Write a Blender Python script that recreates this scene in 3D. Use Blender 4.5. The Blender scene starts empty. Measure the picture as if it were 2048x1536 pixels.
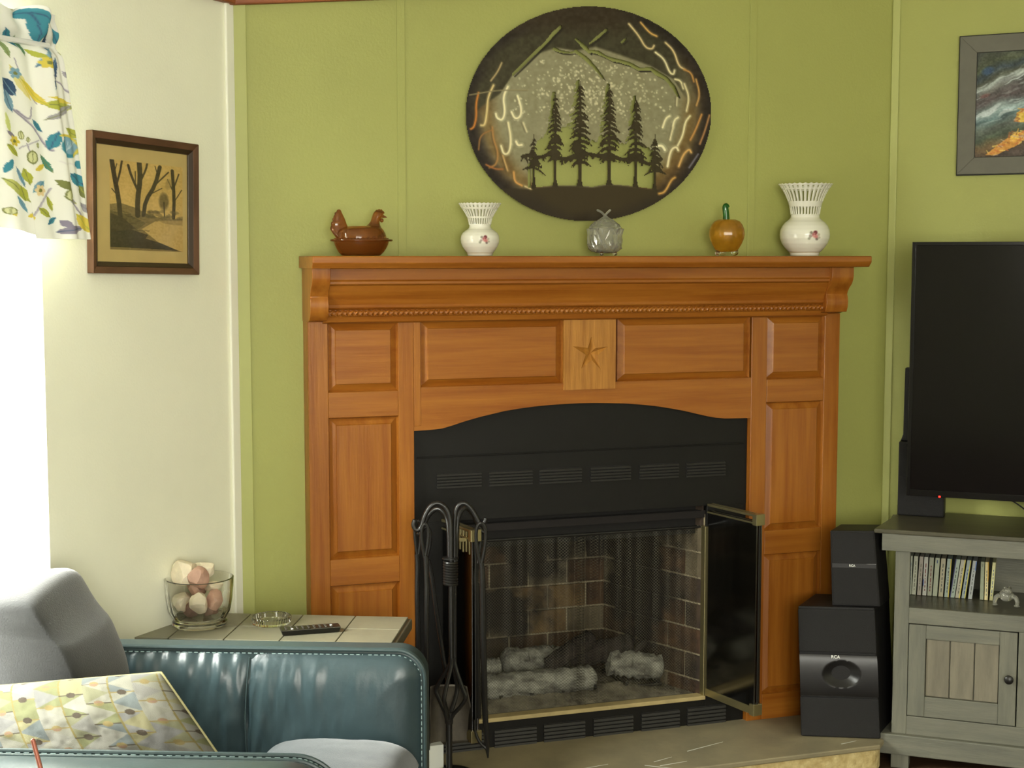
import bpy, bmesh, math, random
import numpy as np
from mathutils import Vector, Matrix

random.seed(7)
RNG = np.random.default_rng(5)
SC = bpy.context.scene
COL = SC.collection
PI = math.pi
R = math.radians

# ------------------------------------------------------------------ survey
FPX = 2900.0                      # focal length in pixels of the 2048 px frame
HEARTH = 0.085                    # hearth top above the floor
H = 1.354 + HEARTH                # eye height
PITCH = math.atan((768.0 - 511.0) / FPX)
CP, SP = math.cos(PITCH), math.sin(PITCH)

# ------------------------------------------------------------------ camera, world, lights, exposure
cam_d = bpy.data.cameras.new('camera')
cam = bpy.data.objects.new('camera', cam_d)
COL.objects.link(cam)
cam.location = (0, 0, H)
cam.rotation_euler = (PI / 2 - PITCH, 0, 0)
cam_d.sensor_fit = 'HORIZONTAL'
cam_d.sensor_width = 36.0
cam_d.lens = 36.0 * FPX / 2048.0
cam_d.clip_start = 0.02
SC.camera = cam

SC.view_settings.view_transform = 'Standard'
SC.view_settings.look = 'None'
SC.view_settings.gamma = 1.0
SC.view_settings.exposure = 0.0
SC.view_settings.use_curve_mapping = False

world = bpy.data.worlds.new('World')
SC.world = world
world.use_nodes = True
wb = world.node_tree.nodes['Background']
wb.inputs[0].default_value = (0.97, 0.985, 1.0, 1)
wb.inputs[1].default_value = 2.2


def area_light(name, loc, target, sx, sy, power, color):
    d = bpy.data.lights.new(name, 'AREA')
    d.shape = 'RECTANGLE'
    d.size, d.size_y = sx, sy
    d.energy = power
    d.color = color
    o = bpy.data.objects.new(name, d)
    COL.objects.link(o)
    o.location = loc
    o.rotation_euler = (Vector(target) - Vector(loc)).to_track_quat('-Z', 'Y').to_euler()
    return o


# daylight outside the window in the left wall, and an added unseen fill light behind the camera
area_light('daylight_side_window', (-2.15, 2.72, 1.75), (0.4, 3.6, 1.2), 1.5, 1.6, 740, (1.0, 0.985, 0.91))
area_light('rear_fill_light', (0.75, -2.4, 1.5), (0.0, 3.6, 1.2), 2.1, 1.9, 150, (1.0, 0.985, 0.89))
# the flash of the camera
fl = bpy.data.lights.new('camera_flash', 'POINT')
fl.energy = 40
fl.shadow_soft_size = 0.02
fl.color = (1.0, 0.97, 0.88)
flo = bpy.data.objects.new('camera_flash', fl)
COL.objects.link(flo)
flo.location = (0.05, -0.02, H + 0.06)


# ------------------------------------------------------------------ frames of reference
def ray(px, py):
    a = (px - 1024.0) / FPX
    b = -(py - 768.0) / FPX
    return Vector((a, CP + b * SP, -SP + b * CP))


EYE = Vector((0, 0, H))


def ground(px, py, z):
    r = ray(px, py)
    return EYE + r * ((z - H) / r.z)


class Frame:
    """x along the wall to the right, y into the wall, z up."""
    def __init__(s, ox, oy, deg):
        s.o = Vector((ox, oy, 0))
        s.ang = R(deg)
        s.ex = Vector((math.cos(s.ang), math.sin(s.ang), 0))
        s.ey = Vector((-math.sin(s.ang), math.cos(s.ang), 0))

    def W(s, x, y, z):
        return s.o + s.ex * x + s.ey * y + Vector((0, 0, z))

    def loc(s, P):
        q = P - s.o
        return Vector((q.dot(s.ex), q.dot(s.ey), P.z))

    def px(s, px, py, d=0.0):
        """(x, z) of a picture point on the plane d in front of the frame's own plane"""
        r = ray(px, py)
        o = s.o - s.ey * d
        t = (o - EYE).dot(s.ey) / r.dot(s.ey)
        q = s.loc(EYE + r * t)
        return q.x, q.z


WALLD = 0.065                                   # mantel face stands this far off its wall
D = Frame(0, 3.9, 18.5)                         # the diagonal fireplace wall (mantel face at y = 0)
_x, _ = D.px(1771, 700, -WALLD)
_p = D.W(_x, WALLD, 0)
RW = Frame(_p.x, _p.y, -26.5)                   # right wall, x from the corner
CRX = _x
_x, _ = D.px(474, 700, -WALLD)
_p = D.W(_x, WALLD, 0)
LW = Frame(_p.x, _p.y, 63.5)                    # left wall, x = 0 at the corner, negative towards the viewer
CLX = _x
W0 = Frame(0, 0, 0)

# ------------------------------------------------------------------ object helpers
OFF = {}


def root_of(o):
    while o.parent:
        o = o.parent
    return o


def tag(o, label, cat, group=None):
    o['label'] = label
    o['category'] = cat
    if group:
        o['group'] = group


def thing(name, label, cat, fr, base, group=None):
    o = bpy.data.objects.new(name, None)
    COL.objects.link(o)
    o.empty_display_size = 0.05
    o.location = fr.W(*base)
    o.rotation_euler = (0, 0, fr.ang)
    OFF[o.name] = Vector(base)
    tag(o, label, cat, group)
    return o


def finish(me, mat, smooth):
    if mat is not None:
        me.materials.append(mat)
    if smooth:
        me.shade_smooth()
        me.set_sharp_from_angle(angle=R(smooth if smooth is not True else 40))


def link(name, me, parent=None):
    o = bpy.data.objects.new(name, me)
    COL.objects.link(o)
    if parent is not None:
        o.parent = parent
    return o


def bevel(o, w, seg=2):
    m = o.modifiers.new('bevel', 'BEVEL')
    m.width = w
    m.segments = seg
    m.limit_method = 'ANGLE'
    m.angle_limit = R(35)
    return o


def obj(name, bm, mat, parent=None, smooth=False, bev=0, fr=None, base=None, label=None, kind=None):
    """one mesh; its shape is written in the frame's coordinates"""
    bmesh.ops.recalc_face_normals(bm, faces=bm.faces)
    me = bpy.data.meshes.new(name)
    if parent is not None:
        off = OFF[root_of(parent).name]
    elif base is not None:
        off = Vector(base)
    else:
        off = Vector((0, 0, 0))
    bmesh.ops.translate(bm, verts=bm.verts, vec=-off)
    bm.to_mesh(me)
    bm.free()
    finish(me, mat, smooth)
    o = link(name, me, parent)
    if parent is None and fr is not None:
        o.location = fr.W(*off)
        o.rotation_euler = (0, 0, fr.ang)
        OFF[o.name] = off
    if bev:
        bevel(o, bev)
    if label:
        o['label'] = label
    if kind:
        o['kind'] = kind
    return o


def struct(name, bm, mat, fr=W0, smooth=False, bev=0):
    return obj(name, bm, mat, None, smooth, bev, fr, (0, 0, 0), kind='structure')


def NB():
    return bmesh.new()


def box(bm, x0, x1, y0, y1, z0, z1):
    v = [bm.verts.new(p) for p in ((x0, y0, z0), (x1, y0, z0), (x1, y1, z0), (x0, y1, z0),
                                   (x0, y0, z1), (x1, y0, z1), (x1, y1, z1), (x0, y1, z1))]
    for f in ((0, 1, 2, 3), (4, 5, 6, 7), (0, 1, 5, 4), (1, 2, 6, 5), (2, 3, 7, 6), (3, 0, 4, 7)):
        bm.faces.new([v[i] for i in f])
    return bm


def hexa(bm, P):
    v = [bm.verts.new(p) for p in P]
    for f in ((0, 1, 2, 3), (4, 5, 6, 7), (0, 1, 5, 4), (1, 2, 6, 5), (2, 3, 7, 6), (3, 0, 4, 7)):
        bm.faces.new([v[i] for i in f])
    return bm


def prism(bm, pts, a0, a1, axis='y'):
    def mk(p, a):
        if axis == 'y':
            return (p[0], a, p[1])
        if axis == 'z':
            return (p[0], p[1], a)
        return (a, p[0], p[1])
    A = [bm.verts.new(mk(p, a0)) for p in pts]
    B = [bm.verts.new(mk(p, a1)) for p in pts]
    bm.faces.new(A)
    bm.faces.new(list(reversed(B)))
    n = len(pts)
    for i in range(n):
        bm.faces.new((A[i], A[(i + 1) % n], B[(i + 1) % n], B[i]))
    return bm


def loft(bm, rings, cap=True, closed=True):
    V = [[bm.verts.new(p) for p in r] for r in rings]
    for a, b in zip(V, V[1:]):
        n = len(a)
        for i in range(n if closed else n - 1):
            bm.faces.new((a[i], a[(i + 1) % n], b[(i + 1) % n], b[i]))
    if cap:
        bm.faces.new(V[0])
        bm.faces.new(list(reversed(V[-1])))
    return bm


def lathe(bm, prof, cx, cy, seg=32, sy=1.0, cap=True, wob=None):
    rings = []
    for r, z in prof:
        ring = []
        for i in range(seg):
            t = 2 * PI * i / seg
            q = r * (wob(t, z) if wob else 1.0)
            ring.append((cx + q * math.cos(t), cy + q * sy * math.sin(t), z))
        rings.append(ring)
    return loft(bm, rings, cap)


def ellip(bm, cx, cy, cz, rx, ry, rz, u=16, v=10, jit=0, seed=0):
    rr = random.Random(seed)
    rings = []
    for j in range(1, v):
        ph = -PI / 2 + PI * j / v
        rings.append([(cx + rx * math.cos(ph) * math.cos(2 * PI * i / u) * (1 + jit * rr.uniform(-1, 1)),
                       cy + ry * math.cos(ph) * math.sin(2 * PI * i / u) * (1 + jit * rr.uniform(-1, 1)),
                       cz + rz * math.sin(ph) * (1 + jit * rr.uniform(-1, 1))) for i in range(u)])
    V = [[bm.verts.new(p) for p in r] for r in rings]
    for a, b in zip(V, V[1:]):
        for i in range(u):
            bm.faces.new((a[i], a[(i + 1) % u], b[(i + 1) % u], b[i]))
    s = bm.verts.new((cx, cy, cz - rz))
    n = bm.verts.new((cx, cy, cz + rz))
    for i in range(u):
        bm.faces.new((s, V[0][(i + 1) % u], V[0][i]))
        bm.faces.new((n, V[-1][i], V[-1][(i + 1) % u]))
    return bm


def tube(bm, pts, r, seg=8, smoothing=0, cap=True):
    P = [Vector(p) for p in pts]
    rs = list(r) if isinstance(r, (list, tuple)) else [r] * len(P)
    for _ in range(smoothing):
        Q, q = [P[0]], [rs[0]]
        for i in range(len(P) - 1):
            Q += [P[i].lerp(P[i + 1], .25), P[i].lerp(P[i + 1], .75)]
            q += [rs[i] * .75 + rs[i + 1] * .25, rs[i] * .25 + rs[i + 1] * .75]
        P, rs = Q + [P[-1]], q + [rs[-1]]
    rings = []
    nrm = None
    for i, p in enumerate(P):
        t = (P[min(i + 1, len(P) - 1)] - P[max(i - 1, 0)])
        if t.length < 1e-9:
            t = Vector((0, 0, 1))
        t.normalize()
        if nrm is None:
            nrm = t.orthogonal().normalized()
        nrm = (nrm - t * nrm.dot(t))
        if nrm.length < 1e-6:
            nrm = t.orthogonal()
        nrm.normalize()
        b = t.cross(nrm)
        rings.append([tuple(p + (nrm * math.cos(2 * PI * k / seg) + b * math.sin(2 * PI * k / seg)) * rs[i])
                      for k in range(seg)])
    return loft(bm, rings, cap)


def rrect(x0, x1, z0, z1, rads, n=8):
    """rounded rectangle, radii for bottom-left, bottom-right, top-right, top-left"""
    out = []
    for (cx, cz, a0, r) in ((x0 + rads[0], z0 + rads[0], PI, rads[0]), (x1 - rads[1], z0 + rads[1], 1.5 * PI, rads[1]),
                            (x1 - rads[2], z1 - rads[2], 0, rads[2]), (x0 + rads[3], z1 - rads[3], .5 * PI, rads[3])):
        if r <= 0:
            out.append((cx, cz))
            continue
        for i in range(n + 1):
            a = a0 + .5 * PI * i / n
            out.append((cx + r * math.cos(a), cz + r * math.sin(a)))
    return out


def lin(c):
    c = np.asarray(c, float) / 255.0
    return np.where(c <= 0.04045, c / 12.92, ((c + 0.055) / 1.055) ** 2.4)


def grid_mesh(name, P, cols=None, mask=None):
    """P (nv, nu, 3) points; cols (nv, nu, 3) sRGB 0-255 as a colour attribute; mask picks the faces kept"""
    nv, nu = P.shape[:2]
    idx = np.arange(nv * nu).reshape(nv, nu)
    q = np.stack([idx[:-1, :-1], idx[:-1, 1:], idx[1:, 1:], idx[1:, :-1]], -1)
    q = q[mask] if mask is not None else q.reshape(-1, 4)
    used = np.unique(q)
    re = np.full(nv * nu, -1)
    re[used] = np.arange(len(used))
    me = bpy.data.meshes.new(name)
    me.from_pydata(P.reshape(-1, 3)[used].tolist(), [], re[q].tolist())
    if cols is not None:
        a = me.color_attributes.new('Col', 'FLOAT_COLOR', 'POINT')
        c = np.ones((len(used), 4), np.float32)
        c[:, :3] = lin(cols.reshape(-1, 3)[used])
        a.data.foreach_set('color', c.ravel())
    me.update()
    return me


def gobj(name, P, mat, parent, cols=None, mask=None, smooth=True, thick=0, label=None):
    off = np.array(OFF[root_of(parent).name])
    me = grid_mesh(name, np.asarray(P, float) - off, cols, mask)
    finish(me, mat, smooth)
    o = link(name, me, parent)
    if thick:
        m = o.modifiers.new('thickness', 'SOLIDIFY')
        m.thickness = thick
        m.offset = 0
    if label:
        o['label'] = label
    return o


# ------------------------------------------------------------------ painting of flat print
class Canvas:
    def __init__(s, x0, x1, y0, y1, step, col):
        s.x0, s.y0, s.step = x0, y0, step
        s.w = int(round((x1 - x0) / step)) + 1
        s.h = int(round((y1 - y0) / step)) + 1
        s.xs = x0 + np.arange(s.w) * step
        s.ys = y0 + np.arange(s.h) * step
        s.X, s.Y = np.meshgrid(s.xs, s.ys)
        s.a = np.empty((s.h, s.w, 3))
        s.a[:] = col

    def win(s, xa, xb, ya, yb):
        i0 = max(0, int((xa - s.x0) / s.step) - 1)
        i1 = min(s.w, int((xb - s.x0) / s.step) + 2)
        j0 = max(0, int((ya - s.y0) / s.step) - 1)
        j1 = min(s.h, int((yb - s.y0) / s.step) + 2)
        return slice(j0, max(j0, j1)), slice(i0, max(i0, i1))

    def put(s, w, m, col, al=1.0):
        if col is None:
            return
        k = (m * al)[..., None]
        s.a[w] = s.a[w] * (1 - k) + np.asarray(col, float) * k

    def poly_mask(s, pts):
        p = np.asarray(pts, float)
        w = s.win(p[:, 0].min(), p[:, 0].max(), p[:, 1].min(), p[:, 1].max())
        X, Y = s.X[w], s.Y[w]
        m = np.zeros(X.shape, bool)
        n = len(p)
        for i in range(n):
            (xa, ya), (xb, yb) = p[i], p[(i + 1) % n]
            if ya == yb:
                continue
            c = ((ya > Y) != (yb > Y)) & (X < (xb - xa) * (Y - ya) / (yb - ya) + xa)
            m ^= c
        return w, m

    def poly(s, pts, col, al=1.0):
        w, m = s.poly_mask(pts)
        s.put(w, m.astype(float), col, al)
        return w, m

    def ell(s, cx, cy, rx, ry, rot=0, col=None, al=1.0, soft=.15):
        q = max(rx, ry)
        w = s.win(cx - q, cx + q, cy - q, cy + q)
        dx, dy = s.X[w] - cx, s.Y[w] - cy
        c, n = math.cos(rot), math.sin(rot)
        d = ((dx * c + dy * n) / rx) ** 2 + ((-dx * n + dy * c) / ry) ** 2
        s.put(w, np.clip((1 - d) / soft, 0, 1), col, al)

    def line_mask(s, pts, wd):
        p = np.asarray(pts, float)
        wmax = max(wd) if isinstance(wd, (list, tuple)) else wd
        w = s.win(p[:, 0].min() - wmax, p[:, 0].max() + wmax, p[:, 1].min() - wmax, p[:, 1].max() + wmax)
        X, Y = s.X[w], s.Y[w]
        m = np.zeros(X.shape)
        for i in range(len(p) - 1):
            (xa, ya), (xb, yb) = p[i], p[i + 1]
            L = (xb - xa) ** 2 + (yb - ya) ** 2 + 1e-9
            t = np.clip(((X - xa) * (xb - xa) + (Y - ya) * (yb - ya)) / L, 0, 1)
            dd = np.hypot(X - xa - t * (xb - xa), Y - ya - t * (yb - ya))
            if isinstance(wd, (list, tuple)):
                ww = wd[i] + (wd[i + 1] - wd[i]) * t
            else:
                ww = wd
            m = np.maximum(m, np.clip((ww / 2 - dd) / s.step + .5, 0, 1))
        return w, m

    def line(s, pts, wd, col, al=1.0):
        w, m = s.line_mask(pts, wd)
        s.put(w, m, col, al)

    def leaf(s, xa, ya, xb, yb, wd, col, vein=None, al=1.0):
        a, b = np.array((xa, ya)), np.array((xb, yb))
        n = np.array((-(yb - ya), xb - xa)) / (math.hypot(xb - xa, yb - ya) + 1e-9)
        L = []
        for t in np.linspace(0, 1, 9):
            L.append(a + (b - a) * t + n * wd / 2 * math.sin(PI * t) ** .8)
        for t in np.linspace(1, 0, 9)[1:-1]:
            L.append(a + (b - a) * t - n * wd / 2 * math.sin(PI * t) ** .8)
        s.poly(L, col, al)
        if vein is not None:
            s.line([a, b], max(1.2, wd * .07), vein)


def curve_pts(pts, n=2):
    P = [np.array(p, float) for p in pts]
    for _ in range(n):
        Q = [P[0]]
        for a, b in zip(P, P[1:]):
            Q += [a * .75 + b * .25, a * .25 + b * .75]
        P = Q + [P[-1]]
    return P


def vnoise(X, Y, scale, seed=0, octaves=3):
    """value noise on arrays"""
    out = np.zeros(np.shape(X))
    amp, tot = 1.0, 0
    for o in range(octaves):
        g = np.random.default_rng(seed + o * 17).random((64, 64))
        x, y = X / scale * 2 ** o, Y / scale * 2 ** o
        xi, yi = np.floor(x).astype(int), np.floor(y).astype(int)
        fx, fy = x - xi, y - yi
        fx, fy = fx * fx * (3 - 2 * fx), fy * fy * (3 - 2 * fy)
        a = g[yi % 64, xi % 64] * (1 - fx) + g[yi % 64, (xi + 1) % 64] * fx
        b = g[(yi + 1) % 64, xi % 64] * (1 - fx) + g[(yi + 1) % 64, (xi + 1) % 64] * fx
        out += amp * (a * (1 - fy) + b * fy)
        tot += amp
        amp *= .5
    return out / tot


# ------------------------------------------------------------------ materials
def L4(c, k=1.0):
    return tuple(float(v) * k for v in lin(c)) + (1.0,)


def M(name, col, rough=.5, metal=0.0, var=0.0, vscale=(8, 8, 8), col2=None, bump=0.0, bscale=200.0, bmap=(1, 1, 1),
      trans=0.0, ior=1.45, attr=False, alpha=1.0, spec=.5, coat=0.0, emit=None, sheen=0.0, detail=4.0, subs=0.0):
    m = bpy.data.materials.new(name)
    m.use_nodes = True
    nt = m.node_tree
    N, Lk = nt.nodes, nt.links
    b = N['Principled BSDF']
    b.inputs['Base Color'].default_value = L4(col)
    b.inputs['Roughness'].default_value = rough
    b.inputs['Metallic'].default_value = metal
    b.inputs['IOR'].default_value = ior
    b.inputs['Transmission Weight'].default_value = trans
    b.inputs['Alpha'].default_value = alpha
    b.inputs['Specular IOR Level'].default_value = spec
    b.inputs['Coat Weight'].default_value = coat
    b.inputs['Sheen Weight'].default_value = sheen
    if subs:
        b.inputs['Subsurface Weight'].default_value = subs
        b.inputs['Subsurface Radius'].default_value = (.01, .008, .006)
    if emit:
        b.inputs['Emission Color'].default_value = L4(emit[0])
        b.inputs['Emission Strength'].default_value = emit[1]
    tc = N.new('ShaderNodeTexCoord')
    src = None
    if attr:
        a = N.new('ShaderNodeVertexColor')
        a.layer_name = 'Col'
        src = a.outputs['Color']
    if var or col2 is not None:
        mp = N.new('ShaderNodeMapping')
        mp.inputs['Scale'].default_value = vscale
        Lk.new(tc.outputs['Object'], mp.inputs['Vector'])
        nz = N.new('ShaderNodeTexNoise')
        nz.inputs['Scale'].default_value = 1.0
        nz.inputs['Detail'].default_value = detail
        nz.inputs['Roughness'].default_value = .6
        Lk.new(mp.outputs['Vector'], nz.inputs['Vector'])
        rp = N.new('ShaderNodeMapRange')
        rp.inputs['From Min'].default_value = .32
        rp.inputs['From Max'].default_value = .68
        Lk.new(nz.outputs['Fac'], rp.inputs['Value'])
        mx = N.new('ShaderNodeMix')
        mx.data_type = 'RGBA'
        if col2 is not None:
            mx.inputs['A'].default_value = L4(col)
            mx.inputs['B'].default_value = L4(col2)
            Lk.new(rp.outputs['Result'], mx.inputs['Factor'])
        else:
            mx.blend_type = 'MULTIPLY'
            mx.inputs['Factor'].default_value = 1.0
            r2 = N.new('ShaderNodeMapRange')
            r2.inputs['To Min'].default_value = 1.0 - var
            r2.inputs['To Max'].default_value = 1.0 + var * .3
            Lk.new(rp.outputs['Result'], r2.inputs['Value'])
            if src is not None:
                Lk.new(src, mx.inputs['A'])
            else:
                mx.inputs['A'].default_value = L4(col)
            Lk.new(r2.outputs['Result'], mx.inputs['B'])
        src = mx.outputs['Result']
    if src is not None:
        Lk.new(src, b.inputs['Base Color'])
    if bump:
        mp2 = N.new('ShaderNodeMapping')
        mp2.inputs['Scale'].default_value = bmap
        Lk.new(tc.outputs['Object'], mp2.inputs['Vector'])
        n2 = N.new('ShaderNodeTexNoise')
        n2.inputs['Scale'].default_value = bscale
        n2.inputs['Detail'].default_value = 3
        Lk.new(mp2.outputs['Vector'], n2.inputs['Vector'])
        bp = N.new('ShaderNodeBump')
        bp.inputs['Strength'].default_value = bump
        bp.inputs['Distance'].default_value = .004
        Lk.new(n2.outputs['Fac'], bp.inputs['Height'])
        Lk.new(bp.outputs['Normal'], b.inputs['Normal'])
    return m


cream = M('cream_paint', (252, 252, 230), .55, var=.04, vscale=(3, 3, 3), bump=.12, bscale=160)
cream_trim = M('cream_trim_paint', (250, 250, 234), .4)
green = M('green_paint', (165, 168, 92), .5, var=.05, vscale=(2, 2, 2), bump=.12, bscale=160)
green_trim = M('green_trim_paint', (176, 180, 108), .45)
ceil_m = M('ceiling_white', (225, 222, 208), .8, bump=.3, bscale=60)
floor_m = M('dark_floorboard', (58, 42, 30), .45, col2=(84, 62, 44), vscale=(3, 60, 20))
beam_m = M('brown_ceiling_trim', (158, 92, 52), .5, col2=(128, 70, 38), vscale=(4, 60, 60))
WOODC, WOODD = (162, 101, 33), (137, 76, 18)
wood_v = M('oak_vertical_grain', WOODC, .33, col2=WOODD, vscale=(42, 42, 2.2), bump=.08, bscale=20, bmap=(10, 10, .5))
wood_h = M('oak_horizontal_grain', WOODC, .33, col2=WOODD, vscale=(2.2, 42, 42), bump=.08, bscale=20, bmap=(.5, 10, 10))
wood_star = M('pale_oak_block', (186, 130, 55), .42, col2=(150, 96, 32), vscale=(70, 40, 3.5), bump=.15, bscale=30, bmap=(10, 10, .6))
black_m = M('black_painted_metal', (22, 21, 19), .45, spec=.28, var=.12, vscale=(6, 6, 6))
black_deep = M('sooty_black', (18, 16, 14), .8)
louver_m = M('black_louver', (40, 39, 37), .4)
brass_m = M('dull_brass', (168, 158, 116), .32, metal=.9)
iron_m = M('black_wrought_iron', (26, 25, 23), .34, spec=.6, bump=.1, bscale=80)
slate_m = M('hearth_slate', (156, 144, 112), .5, col2=(128, 120, 96), vscale=(5, 5, 5), bump=.2, bscale=30)
stone_m = M('cream_hearth_stone', (214, 196, 142), .85, col2=(182, 158, 104), vscale=(45, 45, 45), bump=1.0, bscale=70)
porc = M('white_porcelain', (232, 230, 214), .16, coat=.3, attr=True)
porc_plain = M('white_porcelain_plain', (230, 228, 210), .18, coat=.3)
gold_m = M('gilt_line', (190, 160, 84), .3, metal=.8)
amber = M('amber_glass', (176, 108, 44), .08, trans=.8, ior=1.45)
amber_y = M('amber_yellow_glass', (210, 156, 48), .12, trans=.7, var=.25, vscale=(60, 60, 60))
green_glass = M('green_glass', (36, 110, 30), .08, trans=.55)
glass = M('clear_glass', (255, 255, 253), .02, trans=1.0, ior=1.45)
crystal = M('textured_crystal', (232, 232, 222), .05, trans=.84, ior=1.42)
art_m = M('burnished_steel', (120, 110, 90), .36, metal=.45, attr=True)
picframe_m = M('brown_picture_moulding', (112, 78, 55), .45, col2=(84, 58, 40), vscale=(8, 60, 8))
picframe_dark = M('dark_inner_moulding', (58, 44, 30), .4)
mat_m = M('aged_buff_mount', (206, 184, 128), .8, var=.08, vscale=(20, 20, 20))
print_m = M('etching_print', (150, 130, 90), .8, attr=True)
canvas_m = M('painted_canvas', (100, 110, 110), .5, attr=True, bump=.2, bscale=180)
grayframe_m = M('grey_frame', (104, 102, 90), .6, var=.08, vscale=(30, 30, 30))
gap_m = M('black_edge', (22, 20, 18), .6)
tv_m = M('gloss_black_plastic', (14, 13, 14), .2, spec=.35)
screen_m = M('tv_screen', (12, 10, 12), .13, spec=.3)
speaker_m = M('black_speaker_vinyl', (26, 25, 25), .5, bump=.2, bscale=400, spec=.35)
speaker_g = M('black_speaker_cloth', (32, 31, 31), .8, bump=.5, bscale=900)
speaker_b = M('black_satin_plastic', (32, 31, 31), .33)
logo_m = M('white_logo', (226, 226, 220), .4)
chrome_m = M('grey_chrome', (150, 150, 150), .25, metal=.9)
cab_m = M('grey_washed_wood', (120, 119, 104), .55, col2=(98, 99, 88), vscale=(40, 40, 4), bump=.15, bscale=30, bmap=(10, 10, 1))
cab_h = M('grey_washed_wood_across', (120, 119, 105), .5, col2=(99, 100, 89), vscale=(4, 40, 40), bump=.15, bscale=30, bmap=(1, 10, 10))
cab_p = M('grey_washed_planks', (130, 124, 106), .55, col2=(108, 103, 88), vscale=(30, 30, 5), bump=.2, bscale=30, bmap=(10, 10, 1))
cab_top = M('dark_grey_top', (88, 84, 66), .35, col2=(70, 68, 54), vscale=(3, 40, 40))
tile_m = M('grey_slate_tile', (138, 133, 110), .42, col2=(122, 120, 102), vscale=(7, 7, 7), bump=.1, bscale=40)
tabledge_m = M('dark_grey_table_edge', (98, 92, 74), .4)
leather = M('teal_leather', (49, 65, 69), .33, var=.12, vscale=(5, 5, 5), bump=.06, bscale=150, spec=.6)
leather_d = M('teal_leather_band', (52, 66, 67), .4, bump=.06, bscale=150)
thread_m = M('pale_stitching', (122, 142, 140), .7)
suede = M('grey_microfibre', (62, 63, 63), .95, var=.16, vscale=(9, 9, 9), sheen=.35, bump=.25, bscale=300)
seat_m = M('blue_grey_fabric', (54, 62, 67), .95, sheen=.3, bump=.3, bscale=500, var=.1, vscale=(60, 60, 60))
pillow_m = M('printed_cotton', (200, 195, 160), .9, attr=True, bump=.2, bscale=600)
fabric_m = M('printed_valance_cotton', (240, 240, 232), .9, attr=True)
copper_m = M('copper_metal', (190, 122, 106), .3, metal=.6)
rock_w = M('white_quartz', (238, 226, 200), .55, var=.12, vscale=(40, 40, 40), bump=.4, bscale=90, subs=.2)
rock_p = M('pink_quartz', (200, 160, 140), .5, var=.2, vscale=(40, 40, 40), bump=.3, bscale=90)
rock_b = M('brown_pebble', (138, 108, 92), .5, var=.2, vscale=(50, 50, 50))
remote_m = M('remote_black', (24, 23, 20), .3)
button_m = M('remote_button', (70, 66, 58), .5)
white_card = M('white_card', (214, 216, 206), .8)
yellow_card = M('yellow_card', (214, 196, 70), .7)
brick_cols = [M('firebrick_%s' % n, c, .9, col2=c2, vscale=(14, 14, 14), bump=.4, bscale=60) for n, c, c2 in
              (('buff', (122, 100, 66), (92, 72, 46)), ('grey', (108, 98, 76), (78, 68, 52)), ('sooty', (70, 56, 42), (34, 28, 24)),
               ('scorched', (88, 64, 42), (50, 36, 28)))]
def soot_stain(m):
    nt = m.node_tree
    N, Lk = nt.nodes, nt.links
    b = N['Principled BSDF']
    src = b.inputs['Base Color'].links[0].from_socket
    tc = N.new('ShaderNodeTexCoord')
    nz = N.new('ShaderNodeTexNoise')
    nz.inputs['Scale'].default_value = 16
    nz.inputs['Detail'].default_value = 4
    Lk.new(tc.outputs['Object'], nz.inputs['Vector'])
    acc = None
    for c, r in SOOT:
        d = N.new('ShaderNodeVectorMath')
        d.operation = 'SUBTRACT'
        d.inputs[1].default_value = c
        Lk.new(tc.outputs['Object'], d.inputs[0])
        e = N.new('ShaderNodeVectorMath')
        e.operation = 'MULTIPLY'
        e.inputs[1].default_value = tuple(1 / q for q in r)
        Lk.new(d.outputs[0], e.inputs[0])
        ln = N.new('ShaderNodeVectorMath')
        ln.operation = 'LENGTH'
        Lk.new(e.outputs[0], ln.inputs[0])
        if acc is None:
            acc = ln.outputs['Value']
        else:
            mn = N.new('ShaderNodeMath')
            mn.operation = 'MINIMUM'
            Lk.new(acc, mn.inputs[0])
            Lk.new(ln.outputs['Value'], mn.inputs[1])
            acc = mn.outputs[0]
    ad = N.new('ShaderNodeMath')
    ad.operation = 'MULTIPLY_ADD'
    ad.inputs[1].default_value = 1.6
    Lk.new(nz.outputs['Fac'], ad.inputs[0])
    Lk.new(acc, ad.inputs[2])
    mr = N.new('ShaderNodeMapRange')
    mr.inputs['From Min'].default_value = 1.55
    mr.inputs['From Max'].default_value = 2.1
    Lk.new(ad.outputs[0], mr.inputs['Value'])
    mx = N.new('ShaderNodeMix')
    mx.data_type = 'RGBA'
    mx.inputs['A'].default_value = L4((30, 24, 22))
    Lk.new(mr.outputs['Result'], mx.inputs['Factor'])
    Lk.new(src, mx.inputs['B'])
    Lk.new(mx.outputs['Result'], b.inputs['Base Color'])
    return m


# soot marks on the firebrick, in metres from the foot of the insert's centre
SOOT = [((-.15, .40, .27), (.20, .14, .08)), ((-.01, .40, .49), (.14, .2, .15)), ((.26, .25, .36), (.12, .14, .18)), ((.24, .3, .52), (.22, .2, .1)), ((-.3, .3, .5), (.1, .2, .1))]
mortar_m = M('firebox_mortar', (150, 138, 112), .95, var=.2, vscale=(20, 20, 20))
soot_m = M('soot', (26, 22, 20), .95)
ash_m = M('pale_ash', (140, 134, 114), .95, col2=(92, 86, 74), vscale=(25, 25, 25), bump=.8, bscale=60)
log_m = M('ashy_log', (172, 172, 158), .95, col2=(78, 76, 70), vscale=(16, 34, 34), bump=1.0, bscale=50)
char_m = M('charred_log', (52, 44, 40), .9, col2=(24, 20, 18), vscale=(22, 22, 22), bump=1.0, bscale=60)
led_m = M('red_standby_light', (255, 30, 20), .4, emit=((255, 30, 20), 6))
window_paint = M('white_window_paint', (236, 236, 230), .4)
seam_m = M('panel_seam', (150, 154, 84), .6)


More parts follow.
